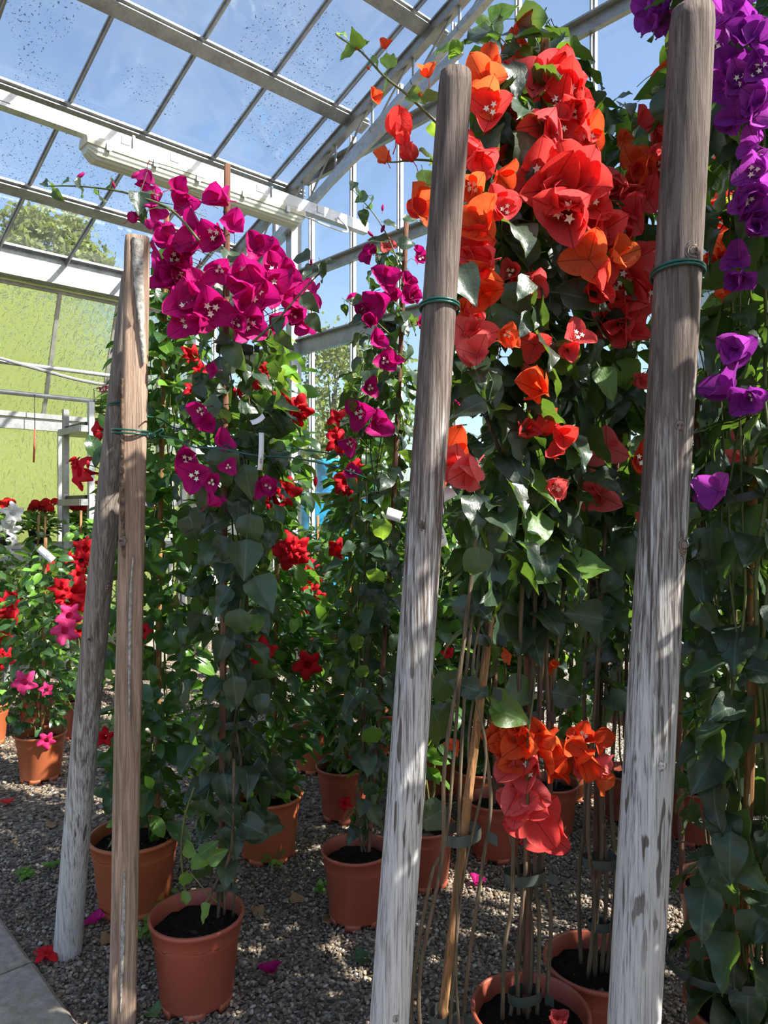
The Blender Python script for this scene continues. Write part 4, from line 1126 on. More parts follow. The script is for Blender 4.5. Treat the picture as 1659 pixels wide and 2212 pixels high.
A.shoot([(545, 740, 2.12), (600, 690, 2.1), (650, 632, 2.1), (705, 575, 2.1)], [(650, 560, 46), (690, 575, 30), (700, 590, 40), (715, 560, 26), (670, 590, 44), (672, 655, 50), (680, 700, 46), (600, 700, 44), (620, 735, 50)],
        [(625, 598, 20), (690, 612, 18), (672, 560, 14)], .004, .06, young=False, budcol='magenta')
A.shoot([(470, 1950, 2.2), (440, 1920, 2.15), (408, 1880, 2.15)], [(400, 1900, 34), (430, 1860, 40), (450, 1830, 46), (470, 1845, 44), (410, 1830, 40), (395, 1945, 34), (445, 1975, 40)], [], .0025, young=True)
A.leaves_at([(575, 1785, 92, 8, False), (500, 1770, 70, 60, False), (440, 1770, 80, 100, False), (590, 1690, 110, 62, False), (570, 1285, 80, 60, False), (530, 1210, 80, 92, False), (515, 1355, 72, 95, False), (510, 1500, 70, 80, False),
             (440, 880, 70, 170, False), (415, 1150, 70, 80, False), (540, 1150, 74, 90, False), (480, 1010, 90, 100, False), (535, 1045, 76, 80, False), (440, 1080, 86, 110, False)], young=False)

# ---- B: red mandevilla behind the paired posts
B = Plant('mand', 'potted_mandevilla', (-.98, 2.88), .355, .29, 'terra2', 'tall red mandevilla in a large orange terracotta pot behind the paired wooden posts',
          [(.25, -.92, 2.88), (1.2, -.87, 2.86), (2.9, -.845, 2.84)], [(.34, .17), (.6, .24), (1.0, .25), (1.6, .25), (2.0, .22), (2.3, .17), (2.56, .10)], seed=2)
B.cane([(-.90, 2.9, .25), P(345, 1200, 2.84), P(360, 455, 2.82)], .010, 'cane')
B.stems(4, .27, 2.5, .004, .05, .1, 'green_stem')
B.foliage(950, .105, 300, .16, topyoung=.35)
B.trumpets([(172, 1020, 74), (222, 925, 62), (238, 1000, 50), (232, 1045, 44), (412, 768, 46), (432, 800, 40), (450, 840, 46), (395, 1015, 40), (225, 1592, 40), (310, 1362, 34), (415, 845, 40), (160, 1000, 26)])
B.shoot([(240, 1030, 2.72), (215, 1012, 2.70), (190, 1004, 2.69)], [(205, 965, 52), (210, 985, 46)], [(150, 996, 20, 'mred'), (190, 1010, 18, 'mred'), (222, 980, 18, 'mred')], .004, young=False)

# ---- C: red mandevilla, pot behind the front one
C = Plant('mand', 'potted_mandevilla', (-.521, 3.3), .31, .28, 'terra2', 'red mandevilla in a terracotta pot just behind the front magenta bougainvillea',
          [(.25, -.52, 3.3), (2.4, -.47, 3.3)], [(.30, .14), (.6, .24), (1.1, .25), (1.5, .20), (2.0, .19), (2.3, .12)], seed=3)
C.cane([(-.5, 3.32, .25), (-.47, 3.32, 2.4)], .009)
C.foliage(850, .105, 300, .18, topyoung=.3)
C.trumpets([(640, 886, 72), (606, 862, 44), (630, 1190, 84), (566, 1410, 66), (665, 1436, 64), (620, 1062, 62), (560, 1060, 56), (592, 1042, 48), (545, 825, 44), (520, 845, 40), (590, 1080, 60), (500, 850, 40), (570, 800, 36)])
C.shoot([(620, 1040, 3.06), (650, 1035, 3.06), (680, 1030, 3.06)], [], [(682, 1030, 22, 'mred')], .004)

# ---- D: slim magenta bougainvillea beside the middle post
D = Plant('boug', 'potted_bougainvillea', (-.105, 2.79), .27, .27, 'terra', 'slim dark magenta bougainvillea in a pot beside the middle limed post',
          [(.25, -.07, 2.78), (1.0, -.05, 2.78), (1.6, -.02, 2.78), (2.7, .03, 2.76)], [(.36, .08), (.7, .15), (1.2, .16), (1.7, .15), (2.1, .15), (2.4, .12), (2.55, .07)], seed=4)
D.cane([(-.06, 2.8, .25), P(845, 1200, 2.78), P(878, 477, 2.72)], .0095, 'cane_dark')
D.stems(4, .26, 2.3, .0045, .03, .06)
for z, r_ in ((1.25, .06), (1.85, .06), (2.25, .05)): D.band(z, r_)
D.foliage(400, .085, 260, .07, topyoung=.05)
D.bracts([(800, 552, 34), (830, 602, 52), (857, 640, 42), (884, 642, 48), (822, 652, 54), (795, 664, 52), (905, 562, 40), (770, 650, 36), (895, 648, 40), (800, 700, 46), (815, 735, 40), (786, 892, 62), (812, 915, 60), (766, 952, 52),
          (792, 836, 44), (830, 782, 46), (845, 785, 40), (905, 700, 44), (880, 610, 34), (835, 530, 32, 'salmon'), (760, 1020, 34)], 'magenta', .45)
D.shoot([(872, 620, 2.66), (850, 540, 2.66), (820, 480, 2.66), (785, 435, 2.67), (757, 405, 2.68)], [(762, 402, 22), (775, 412, 26), (780, 430, 30), (810, 440, 34), (785, 470, 34), (815, 520, 44), (845, 480, 36), (880, 520, 40), (890, 470, 36)],
        [(812, 548, 26), (826, 455, 14), (830, 487, 18), (900, 545, 26), (805, 510, 16)], .003, young=False, budcol='magenta')
D.shoot([(840, 720, 2.64), (800, 685, 2.64), (745, 648, 2.64)], [(745, 672, 28), (748, 650, 24), (765, 690, 34), (780, 650, 34), (770, 650, 26)], [], .003, young=False)
D.shoot([(800, 900, 2.62), (765, 850, 2.62), (755, 825, 2.62)], [(755, 825, 30), (768, 845, 30), (750, 840, 26), (775, 805, 26), (760, 880, 28)], [], .003, young=True)
D.leaves_at([(810, 1255, 50, 95, True), (770, 1395, 44, 95, True), (805, 1600, 56, 85, True), (800, 1520, 44, 100, False), (820, 1150, 56, 110, True)])

# ---- E: red mandevilla behind
E_ = Plant('mand', 'potted_mandevilla', (-.205, 3.72), .285, .265, 'terra', 'leafy red mandevilla in the pot set behind the slim magenta bougainvillea',
          [(.25, -.2, 3.72), (1.2, -.15, 3.72), (2.2, -.11, 3.72)], [(.30, .12), (.6, .25), (1.1, .27), (1.5, .20), (1.95, .16), (2.1, .1)], seed=5)
E_.cane([(-.19, 3.74, .25), (-.16, 3.74, 2.25)], .009)
E_.foliage(800, .105, 280, .12)
E_.trumpets([(730, 906, 48), (730, 955, 56), (746, 1040, 60), (768, 1012, 46), (728, 1186, 46), (720, 940, 36), (755, 1060, 40), (745, 1735, 30), (690, 1290, 30)])

# ---- I, J, K: the red and orange bougainvilleas between the limed posts
I = Plant('boug', 'potted_bougainvillea', (.20, 1.64), .28, .28, 'terra', 'red bougainvillea trained on a slanting bamboo cane beside the middle limed post',
          [(.25, .12, 1.66), (1.0, .20, 1.70), (1.5, .25, 1.74), (2.75, .31, 1.80)], [(1.22, .05), (1.45, .12), (1.7, .16), (2.1, .17), (2.45, .14), (2.75, .08)], seed=6)
I.cane([P(938, 2345, 1.66), P(1010, 1730, 1.69), P(1052, 1400, 1.72), P(1100, 900, 1.78), P(1150, 500, 1.80), P(1178, 78, 1.82)], .011, 'cane')
for k, ln in enumerate(([(920, 2330), (905, 2120), (955, 1850), (960, 1650), (1000, 1400), (1030, 1150)], [(960, 2330), (985, 2050), (990, 1800), (1000, 1560), (1015, 1380), (1060, 1120)],
                        [(945, 2330), (975, 2000), (1015, 1760), (1012, 1600), (1035, 1400), (1040, 1150)], [(990, 2330), (1010, 2100), (1045, 1850), (1060, 1720), (1040, 1500), (1075, 1280), (1095, 1080)],
                        [(900, 2330), (890, 2150), (930, 1900), (965, 1800), (990, 1500), (1010, 1300)], [(1000, 2300), (985, 2100), (1000, 1900), (1050, 1640), (1020, 1450), (1060, 1250)],
                        [(1040, 1440), (1085, 1200), (1100, 1050), (1050, 900)])):
    dz = 1.60 + .03 * (k % 4); I.tube('stem', smooth_pts([P(x, y, dz + (2300 - y) / 2300 * .14) for x, y in ln], 5), [.0048 - .0008 * (k % 3)] * ((len(ln) - 1) * 5 + 1), M['stem'], 7)
for (x, y, r_) in ((1012, 1806, .054), (1022, 1500, .036), (1040, 1384, .036), (945, 2185, .04)):
    I.band(P(x, y, 1.68).z, r_, .026, -.25 if y < 1400 else 0.0)
I.foliage(260, .118, 200, .06, wz=[(1.22, .15), (1.5, .7), (1.8, 1), (2.4, 1), (2.75, .4)], topyoung=.05)
J = Plant('boug', 'potted_bougainvillea', (.375, 1.875), .305, .28, 'terra', 'red bougainvillea with a hanging orange flower cluster, pot full of dark soil',
          [(.25, .36, 1.87), (1.0, .36, 1.88), (1.6, .40, 1.90), (2.85, .44, 1.92)], [(1.25, .05), (1.5, .15), (1.8, .20), (2.3, .21), (2.6, .15), (2.82, .08)], seed=7)
for k, ln in enumerate(([(1085, 2200), (1090, 2050), (1105, 1950), (1110, 1800), (1120, 1500), (1130, 1200)], [(1120, 2190), (1118, 2050), (1135, 1880), (1130, 1700), (1150, 1450), (1160, 1150)],
                        [(1160, 2190), (1165, 2000), (1155, 1880), (1160, 1650), (1175, 1350), (1180, 1150)], [(1140, 2200), (1150, 2050), (1140, 1900), (1145, 1700), (1165, 1500), (1150, 1250)],
                        [(1180, 2170), (1190, 1980), (1170, 1880), (1190, 1700), (1180, 1400), (1200, 1200)], [(1100, 2210), (1130, 2000), (1120, 1880), (1100, 1760), (1130, 1500)], [(1150, 2210), (1135, 2100), (1150, 1900), (1180, 1800), (1195, 1500), (1220, 1250)])):
    J.tube('stem', smooth_pts([P(x, y, 1.84 + .012 * k) for x, y in ln], 5), [.0055] * ((len(ln) - 1) * 5 + 1), M['stem'], 7)
J.cane([(.37, 1.9, .25), P(1140, 1300, 1.92), P(1160, 700, 1.93)], .010, 'cane_dark')
for (x, y, r_) in ((1140, 1893, .055), (1130, 2150, .045), (1170, 1545, .05)): J.band(P(x, y, 1.87).z, r_, .026)
J.foliage(380, .120, 280, .06, wz=[(1.25, .2), (1.5, .8), (1.9, 1), (2.4, 1), (2.82, .5)], topyoung=.1)
K = Plant('boug', 'potted_bougainvillea', (.605, 2.078), .30, .28, 'terra', 'coral red bougainvillea in the pot partly hidden by the thickest post',
          [(.25, .60, 2.05), (1.0, .62, 2.06), (1.6, .65, 2.10), (2.75, .68, 2.10)], [(1.05, .06), (1.3, .12), (1.6, .18), (2.0, .20), (2.4, .19), (2.7, .09)], seed=8)
for k, ln in enumerate(([(1270, 2110), (1285, 1950), (1270, 1800), (1280, 1600), (1300, 1300), (1310, 1100)], [(1285, 2110), (1290, 1950), (1300, 1800), (1290, 1500), (1320, 1200)], [(1300, 2100), (1310, 1900), (1300, 1700), (1310, 1450), (1290, 1250)],
                        [(1255, 2080), (1250, 1900), (1265, 1750), (1262, 1500), (1275, 1250)], [(1310, 2110), (1330, 1900), (1320, 1700), (1340, 1400), (1350, 1200)])):
    K.tube('stem', smooth_pts([P(x, y, 2.03 + .012 * k) for x, y in ln], 5), [.006] * ((len(ln) - 1) * 5 + 1), M['stem'], 7)
K.cane([(.60, 2.09, .25), P(1300, 1250, 2.1), P(1425, 205, 2.1)], .010, 'cane_dark')
for (x, y, r_) in ((1295, 1862, .05), (1300, 2000, .03), (1300, 1420, .05)): K.band(P(x, y, 2.05).z, r_, .026)
K.foliage(400, .110, 280, .08, wz=[(1.05, .15), (1.3, .5), (1.6, 1), (2.3, 1), (2.7, .4)], topyoung=.1)
J.bracts([(1135, 66, 80, 'orange'), (1120, 100, 50, 'orange'), (1096, 200, 96), (1170, 182, 100), (1200, 155, 80), (1236, 196, 84), (1246, 240, 66), (1130, 172, 66),
          (1206, 242, 84), (1240, 266, 92), (1264, 292, 74, 'orange'), (1170, 270, 84), (1198, 292, 84), (1090, 332, 84), (1100, 255, 70),
          (1186, 410, 112), (1240, 402, 132), (1290, 396, 64), (1222, 462, 122), (1262, 482, 92), (1180, 440, 90), (1270, 440, 80), (1300, 500, 104), (1272, 560, 84, 'orange'), (1320, 562, 84, 'orange'), (1282, 602, 90),
          (1170, 846, 98, 'orange'), (1134, 815, 48, 'salmon'), (1205, 932, 72), (1155, 745, 60), (1240, 735, 60), (1192, 1050, 74, 'salmon*'), (1125, 930, 74, 'red*'), (1200, 985, 44, 'red'), (1150, 610, 60), (1110, 590, 50), (1215, 330, 60), (1110, 640, 50, 'orange')], 'red', .22)
I.bracts([(1032, 138, 78, 'orange'), (1050, 206, 84, 'orange'), (1062, 246, 72), (1046, 326, 92), (1072, 376, 74, 'orange'), (1030, 402, 62, 'orange'), (1040, 490, 104, 'orange'), (1030, 530, 84), (1022, 562, 64), (1050, 597, 92, 'orange'),
          (1020, 736, 94, 'salmon'), (1080, 736, 62, 'orange'), (1000, 670, 52, 'orange'), (1030, 615, 44, 'orange'), (970, 970, 76, 'orange'), (1030, 1003, 104, 'salmon'), (968, 1030, 52, 'orange'), (1040, 700, 60, 'red'), (1010, 600, 60, 'red'), (1075, 440, 60)], 'red', .22)
K.bracts([(1345, 516, 92), (1350, 602, 92), (1386, 606, 84), (1340, 642, 94), (1346, 692, 94), (1350, 722, 72), (1312, 662, 62), (1310, 966, 72, 'salmon'), (1376, 1000, 74, 'orange'), (1296, 1070, 82, 'salmon'), (1386, 1122, 44, 'salmon'),
          (1366, 356, 64, 'orange'), (1380, 266, 54), (1430, 282, 64), (1350, 400, 72), (1396, 382, 64, 'orange'), (1332, 422, 74, 'salmon'), (1420, 362, 62), (1440, 160, 60, 'orange'), (1446, 196, 40, 'orange'), (1330, 480, 70), (1370, 470, 70), (1400, 430, 60), (1375, 560, 70), (1320, 700, 60), (1375, 820, 54, 'salmon'), (1345, 300, 40, 'orange')], 'red', .22)
J.bracts([(1078, 1585, 60), (1100, 1592, 66), (1140, 1597, 84), (1096, 1622, 74), (1130, 1572, 64), (1190, 1600, 64), (1112, 1642, 64), (1165, 1580, 60), (1150, 1652, 96, 'salmon'), (1126, 1702, 86, 'salmon'), (1150, 1762, 96, 'red'),
          (1180, 1640, 70), (1225, 1602, 58), (1250, 1622, 92), (1282, 1652, 74, 'salmon'), (1265, 1660, 64), (1060, 1582, 50), (990, 1600, 44), (1260, 1600, 60), (1140, 1735, 70, 'red'), (1110, 1610, 60), (1105, 1415, 32), (1192, 1440, 28)], 'orange', .12, sprig=False)
J.tube('shoot', smooth_pts([P(1160, 1420, 1.90), P(1150, 1520, 1.83), P(1140, 1600, 1.80), P(1140, 1740, 1.80)], 5), .003, M['green_stem'])
J.tube('shoot', smooth_pts([P(1150, 1540, 1.88), P(1200, 1590, 1.88), P(1265, 1630, 1.86)], 5), .0025, M['green_stem'])
J.leaves_at([(1060, 30, 62, -60, True), (1090, 30, 60, -30, True), (1040, 70, 50, 180, True), (1000, 85, 44, 190, True), (960, 100, 40, 200, True), (985, 110, 40, 100, True), (1150, 110, 50, 0, True), (1170, 60, 50, 20, False), (1060, 95, 66, 20, False),
             (1380, 470, 76, 70, True), (1115, 510, 90, 30, False), (1120, 570, 100, 20, False), (1230, 780, 90, 60, True), (1270, 640, 110, 10, False), (1100, 790, 90, -50, False), (1270, 1225, 90, 0, True), (1180, 1240, 70, 10, True),
             (1090, 1210, 90, 25, False), (1140, 1490, 84, 0, False), (1235, 1503, 76, 10, False), (1090, 1355, 110, 150, False), (1260, 1330, 80, 190, False)], lift=1.1)
I.leaves_at([(965, 1870, 0, 0)] [:0] + [(962, 1580, 110, 60, False), (975, 1500, 96, 60, False), (925, 1770, 84, 150, False), (1095, 1515, 64, 10, True), (1105, 1545, 80, 20, True), (1080, 1545, 50, 60, True), (1000, 1480, 70, 200, False), (945, 560, 60, 100, True), (1005, 620, 90, 60, False),
             (1030, 1225, 80, 100, False), (1010, 880, 80, 160, False)], lift=2.0)
I.shoot([(1010, 330, 1.66), (940, 262, 1.60), (880, 205, 1.58), (830, 165, 1.58), (780, 112, 1.58), (735, 82, 1.60), (725, 72, 1.60)],
        [(770, 82, 40), (790, 85, 26), (745, 72, 18), (750, 118, 36), (842, 120, 46), (834, 192, 44), (812, 130, 26), (735, 75, 16), (930, 205, 50), (895, 200, 44), (935, 285, 36)],
        [(833, 105, 26), (804, 212, 30), (925, 168, 42), (903, 195, 22), (818, 195, 14), (767, 104, 12), (798, 150, 12)], .004, young=True, budcol='orange')
I.shoot([(960, 350, 1.58), (900, 345, 1.56), (855, 350, 1.56), (835, 350, 1.56)], [(928, 332, 46), (920, 390, 50), (935, 340, 30)], [(855, 300, 74, 'red'), (835, 350, 44), (893, 350, 50, 'red'), (895, 440, 74), (915, 470, 56, 'red'), (868, 318, 40, 'red')], .003, young=True, budcol='orange')

# ---- L: purple bougainvillea, dense and dark
Lp = Plant('boug', 'potted_bougainvillea', (.93, 1.86), .32, .30, 'terra', 'dense dark purple bougainvillea beside the thickest post',
          [(.25, .93, 1.86), (1.5, .93, 1.84), (3.0, .93, 1.80)], [(.30, .17), (.7, .24), (1.2, .20), (1.7, .18), (2.1, .20), (2.5, .27), (2.9, .30), (3.1, .2)], seed=9)
Lp.cane([P(1600, 2212, 1.84), P(1625, 1500, 1.84), P(1625, 900, 1.84)], .012, 'cane')
Lp.stems(8, .28, 2.9, .006, .08, .10, 'green_stem')
for z, r_ in ((.42, .20), (1.0, .10), (1.6, .1)): Lp.band(z, r_, .022, .2)
Lp.foliage(620, .125, 300, .03, topyoung=0)
Lp.bracts([(1430, 32, 76), (1402, 22, 56), (1462, 52, 66), (1418, 60, 46), (1556, 104, 70), (1575, 150, 66), (1600, 82, 70), (1620, 40, 70), (1622, 250, 76), (1570, 190, 60), (1642, 150, 66), (1612, 372, 90), (1640, 335, 76), (1602, 425, 76), (1632, 480, 66), (1592, 562, 62),
          (1592, 757, 74), (1592, 732, 40), (1580, 850, 96), (1614, 858, 66), (1552, 1062, 76), (1604, 600, 60), (1600, 170, 66), (1645, 220, 70), (1650, 420, 70), (1640, 90, 70), (1590, 250, 60), (1560, 30, 60), (1600, 10, 60), (1500, 5, 50)], 'purple', .2, lift=1.0)
# ---- M: orange bougainvillea behind the thickest post
Mp = Plant('boug', 'potted_bougainvillea', (1.16, 2.52), .29, .28, 'terra', 'orange red bougainvillea behind the thickest post and the purple one',
          [(.25, 1.16, 2.52), (2.9, 1.14, 2.50)], [(.9, .08), (1.2, .18), (1.6, .2), (2.2, .22), (2.75, .1)], seed=10)
Mp.cane([(1.14, 2.54, .25), (1.06, 2.54, 2.6)], .012, 'cane_dark'); Mp.cane([(1.02, 2.5, .25), (.98, 2.5, 2.3)], .010, 'cane_dark')
Mp.stems(8, .27, 2.4, .005, .05, .08)
Mp.foliage(380, .11, 240, .12)
Mp.bracts([(1566, 372, 70), (1562, 440, 84), (1590, 560, 84, 'red'), (1570, 540, 72), (1612, 522, 62), (1600, 622, 52), (1620, 922, 62, 'salmon'), (1602, 1002, 64, 'salmon'), (1590, 1032, 44, 'salmon'), (1552, 410, 60, 'red'), (1580, 470, 64, 'red'), (1545, 640, 46), (1610, 800, 50, 'salmon'), (1570, 650, 44), (1535, 560, 40)], 'orange', .2)

# ---- further plants behind, their pots in rows on the gravel
def bushy(kind, base, D, H, pm, label, z0, z1, R_, n, nobj, size, flowers=(), col='mred', cane='cane', seed=0, young=.2, group=None, stems=3, name=None, zb=None):
    x, y = base
    p = Plant(kind, name or ('potted_mandevilla' if kind == 'mand' else 'potted_bougainvillea'), base, D, H, pm, label, [(.2, x, y), (z1, x + .02, y)], [(z0, R_ * .55), (z0 + .3, R_), ((z0 + z1) / 2, R_ * 1.05), (z1 - .2, R_ * .8), (z1, R_ * .35)], seed=seed, group=group)
    if cane: p.cane([(x, y + .02, H * .8), (x + .02, y + .02, z1 + .08)], .009, cane)
    if stems: p.stems(stems, H * .85, z1 * .9, .0045, .04, .06, 'stem' if kind == 'boug' else 'green_stem')
    p.foliage(n, size, nobj, young)
    if flowers: (p.trumpets if kind == 'mand' else p.bracts)(flowers, col)
    return p
bushy('mand', (.165, 3.06), .27, .25, 'terra', 'mandevilla in a terracotta pot directly behind the middle limed post', .45, 1.75, .17, 300, 200, .09, [(968, 1410, 30), (905, 1560, 30)], seed=21)
bushy('boug', (.50, 3.30), .27, .26, 'terra', 'bare-stemmed bougainvillea in a pot behind the hanging orange flowers', 1.0, 2.0, .17, 240, 150, .09, [(1000, 852, 50), (985, 880, 40), (1230, 872, 40), (960, 930, 36), (1010, 830, 40)], 'magenta', seed=22, cane='cane_dark')
bushy('boug', (.805, 3.53), .27, .25, 'terra', 'bougainvillea in a brown pot of gravelly soil, bare cane below', .85, 1.95, .2, 280, 170, .09, [(1190, 1440, 30), (1150, 900, 34)], 'orange', seed=23, cane='cane')
bushy('boug', (1.22, 3.68), .27, .25, 'terra', 'leafy bougainvillea on thin dark stems behind the coral red one', .6, 1.9, .2, 300, 160, .085, (), seed=24, cane='cane_dark', stems=5)
bg_lab = 'green mandevilla in a terracotta pot in the crowd behind the bougainvilleas'
for k, (x, y, z1, R_) in enumerate(((.30, 4.05, 1.75, .27), (.66, 4.25, 1.75, .28), (1.02, 4.0, 1.7, .27), (1.47, 3.45, 1.65, .26), (1.82, 3.15, 1.75, .26), (2.1, 2.8, 1.8, .26), (.0, 4.75, 1.65, .28), (-.35, 5.3, 1.6, .28), (.48, 3.7, 1.45, .22))):
    bushy('mand', (x, y), .28, .26, ('terra2', 'terra')[k % 2], bg_lab, .32, z1, R_, 620, 120, .105, (), seed=40 + k, young=.3, group='mandevillas crowded behind the bougainvilleas')
bushy('boug', (1.52, 2.05), .3, .28, 'terra', 'tall bougainvillea added out of view beyond the dense dark one for its shade', .5, 2.9, .3, 420, 60, .12, (), seed=60, young=.02)  # unseen plant, added to throw shade over the gravel in front
bushy('boug', (1.03, 1.10), .3, .28, 'terra', 'tall bougainvillea added out of view nearest the aisle to shade the limed posts', .4, 2.55, .27, 420, 20, .12, (), seed=68, young=.02)  # out of view, put in to keep sun off the lower limed posts
bushy('boug', (1.62, 1.22), .3, .28, 'terra', 'second bougainvillea added out of view along the aisle to shade the limed posts', .4, 2.7, .3, 420, 20, .12, (), seed=69, young=.02)  # another unseen plant added as shade for the limed posts
bushy('boug', (1.55, 2.85), .3, .28, 'terra', 'tall leafy bougainvillea behind the orange red one', .5, 2.6, .27, 420, 100, .11, (), seed=61, young=.1)
# reds at the far side of the magenta plant
bushy('mand', (-.42, 4.4), .28, .26, 'terra2', 'red mandevilla glowing in the sun near the blue wrap', .32, 1.45, .26, 420, 150, .09, [(660, 1215, 48), (672, 1240, 46), (685, 1235, 40), (680, 1285, 44), (660, 1325, 34), (675, 1395, 34), (640, 1250, 34, 'mpink'), (690, 1380, 30, 'mpink'), (665, 1260, 40)], seed=62, young=.35)
# at the path side
bushy('mand', (-1.995, 4.25), .285, .27, 'terra2', 'pink mandevilla in a sunlit terracotta pot with a white price label', .30, 1.32, .28, 460, 280, .085, [(150, 1330, 54, 'mpink'), (140, 1362, 58, 'mpink'), (172, 1362, 40), (160, 1280, 70), (190, 1300, 60), (52, 1474, 52, 'mpink'), (100, 1490, 30, 'mpink'), (100, 1600, 36, 'mpink'), (130, 1270, 44), (150, 1300, 50)], 'mred', seed=63, young=.15)
bushy('mand', (-2.66, 4.9), .29, .27, 'terra2', 'deep red mandevilla beside the white flowered one, behind the pink mandevilla', .30, 1.35, .3, 380, 180, .09, [(12, 1310, 60), (20, 1330, 50), (8, 1420, 50), (30, 1290, 40), (5, 1370, 40)], seed=64)
bushy('mand', (-2.12, 5.05), .28, .27, 'terra', 'bright red mandevilla behind the slanting stake and the pink one', .30, 1.48, .27, 420, 220, .09, [(184, 1186, 52), (176, 1212, 40), (196, 1180, 40), (110, 1225, 30), (170, 1240, 40), (150, 1205, 26)], seed=65, young=.35)
# ================================================================== BENCH AND RACK BY THE SIDE WALL
def local(parts_origin): return lambda u, v, z: G(u, v, z) - parts_origin
o0 = G(.7, 1.4, 0); lg = local(o0)
bench = empty('display_bench', o0, 'grey aluminium display bench carrying the geraniums', 'bench')
part_box('bench_top', M['bench'], bench, [beam_g(lg(.7, .3, 1.27), lg(.7, 3.9, 1.27), .66, .03)])
part_box('bench_edge', M['bench'], bench, [beam_g(lg(1.035, .3, 1.20), lg(1.035, 3.9, 1.20), .02, .17), beam_g(lg(1.05, .3, 1.27), lg(1.05, 3.9, 1.27), .02, .02), beam_g(lg(1.05, .3, 1.15), lg(1.05, 3.9, 1.15), .015, .015)])
for (u, v) in ((.45, .5), (.95, .5), (.45, 3.7), (.95, 3.7), (.95, 2.1), (.45, 2.1)):
    part_box('leg', M['galv'], bench, [beam_g(lg(u, v, 0), lg(u, v, 1.26), .045, .045, D1)])
o1 = G(1.35, 1.45, 0); lr = local(o1)
rack = empty('plant_rack', o1, 'galvanised steel rack with two shelves beside the bench', 'rack')
for (u, v, z, mt) in ((1.13, 1.85, 2.375, 'galv_dark'), (1.575, 1.82, 2.39, 'galv'), (1.13, 1.05, 2.375, 'galv_dark'), (1.575, 1.05, 2.39, 'galv')):
    part_box('upright', M[mt], rack, [beam_g(lr(u, v, 0), lr(u, v, z), .042, .042, D1)])
for z in (2.17, 1.61):
    part_box('shelf', M['galv'], rack, [beam_g(lr(1.35, 1.0, z), lr(1.35, 1.9, z), .44, .02)])
    part_box('shelf_rail', M['galv_dark'], rack, [beam_g(lr(1.12, 1.0, z + .015), lr(1.12, 1.9, z + .015), .015, .05), beam_g(lr(1.58, 1.0, z + .015), lr(1.58, 1.9, z + .015), .015, .05), beam_g(lr(1.12, 1.9, z + .015), lr(1.58, 1.9, z + .015), .015, .05)])
tags_ = 0
for (u, v, z, lb_) in ((1.35, 1.45, 2.18, 'black plant tray on the upper shelf of the rack'), (1.35, 1.45, 1.62, 'black plant tray on the lower shelf of the rack')):
    tr_ = empty('plant_tray', G(u, v, z), lb_, 'tray'); lt = local(G(u, v, z))
    part_box('tray', M['black_plastic'], tr_, [beam_g(lt(u, v - .4, z + .012), lt(u, v + .4, z + .012), .40, .014), beam_g(lt(u - .2, v - .4, z + .035), lt(u - .2, v + .4, z + .035), .012, .05), beam_g(lt(u + .2, v - .4, z + .035), lt(u + .2, v + .4, z + .035), .012, .05),
             beam_g(lt(u - .2, v + .4, z + .035), lt(u + .2, v + .4, z + .035), .012, .05), beam_g(lt(u - .2, v - .4, z + .035), lt(u + .2, v - .4, z + .035), .012, .05)])

def small_pot(e, D=.13, H=.11):
    MB().add(*lathe_g([(0, .003), (D * .36, 0), (D * .48, H * .9), (D * .5, H * .92), (D * .5, H), (D * .46, H), (D * .42, H * .7), (0, H * .82)], 20)).build('pot', M['black_plastic'], e)
PETAL = MB()
for k in range(26):
    zz = 1 - 1.35 * (k + .5) / 26; rr_ = math.sqrt(max(0, 1 - zz * zz)); a = k * 2.39996
    nrm = Vector((rr_ * math.cos(a), rr_ * math.sin(a), zz)); t1 = nrm.orthogonal().normalized(); t2 = nrm.cross(t1); cpos = nrm * .42
    for b in range(5):
        bb_ = b * 1.2566 + k; r1 = .22
        dd = lambda an, q, h: cpos + (t1 * math.cos(an) + t2 * math.sin(an)) * q + nrm * h
        PETAL.add([cpos, dd(bb_ - .5, r1, .06), dd(bb_, r1 * 1.2, .03), dd(bb_ + .5, r1, .06)], [(0, 1, 2, 3)], [(.5, 0), (.2, .5), (.5, 1), (.8, .5)])
GER = PETAL.mesh('geranium_head', M['gred'])
ROUND = leaf_g(.55, lambda t: max(.05, math.sin(math.pi * min(1, t ** .8)) ** .5) if t < .99 else .0, 5, .2, .5, .05, petiole=.3)
ROUND_M = ROUND.mesh('round_leaf', M['mand_leaf_young'])
def geranium(pos, label, seed, h=.30, r=.17, heads=4, group=None, headmesh=GER, hs=.07, nl=110, name='potted_geranium'):
    e = empty(name, pos, label, 'plant', group); R_ = random.Random(seed); small_pot(e)
    for k in range(nl):
        a = R_.uniform(0, 6.28); el = R_.uniform(.05, 1.3); o = Vector((math.cos(a) * math.cos(el), math.sin(a) * math.cos(el), math.sin(el) * .85))
        p = Vector((0, 0, h * .5)) + Vector((o.x * r, o.y * r, o.z * h * .42)) * R_.uniform(.6, 1) + Vector((0, 0, -.03 * (k % 3)))
        ob('leaf', ROUND_M, e, None, mat4(p, o + Vector((R_.gauss(0, .4), R_.gauss(0, .4), -.1)), Vector((0, 0, 1)) + o * .4, R_.uniform(.045, .07)))
    for k in range(heads):
        a = R_.uniform(0, 6.28); q = r * R_.uniform(.1, .8); p = Vector((q * math.cos(a), q * math.sin(a), h + R_.uniform(-.01, .05)))
        MB().add(*tube_g([(p.x * .4, p.y * .4, h * .5), p], .003, 4)).build('stalk', M['green_stem'], e)
        ob('flower', headmesh, e, None, mat4(p, Vector((1, 0, 0)), Vector((R_.gauss(0, .3), R_.gauss(0, .3), 1)), hs))
    return e
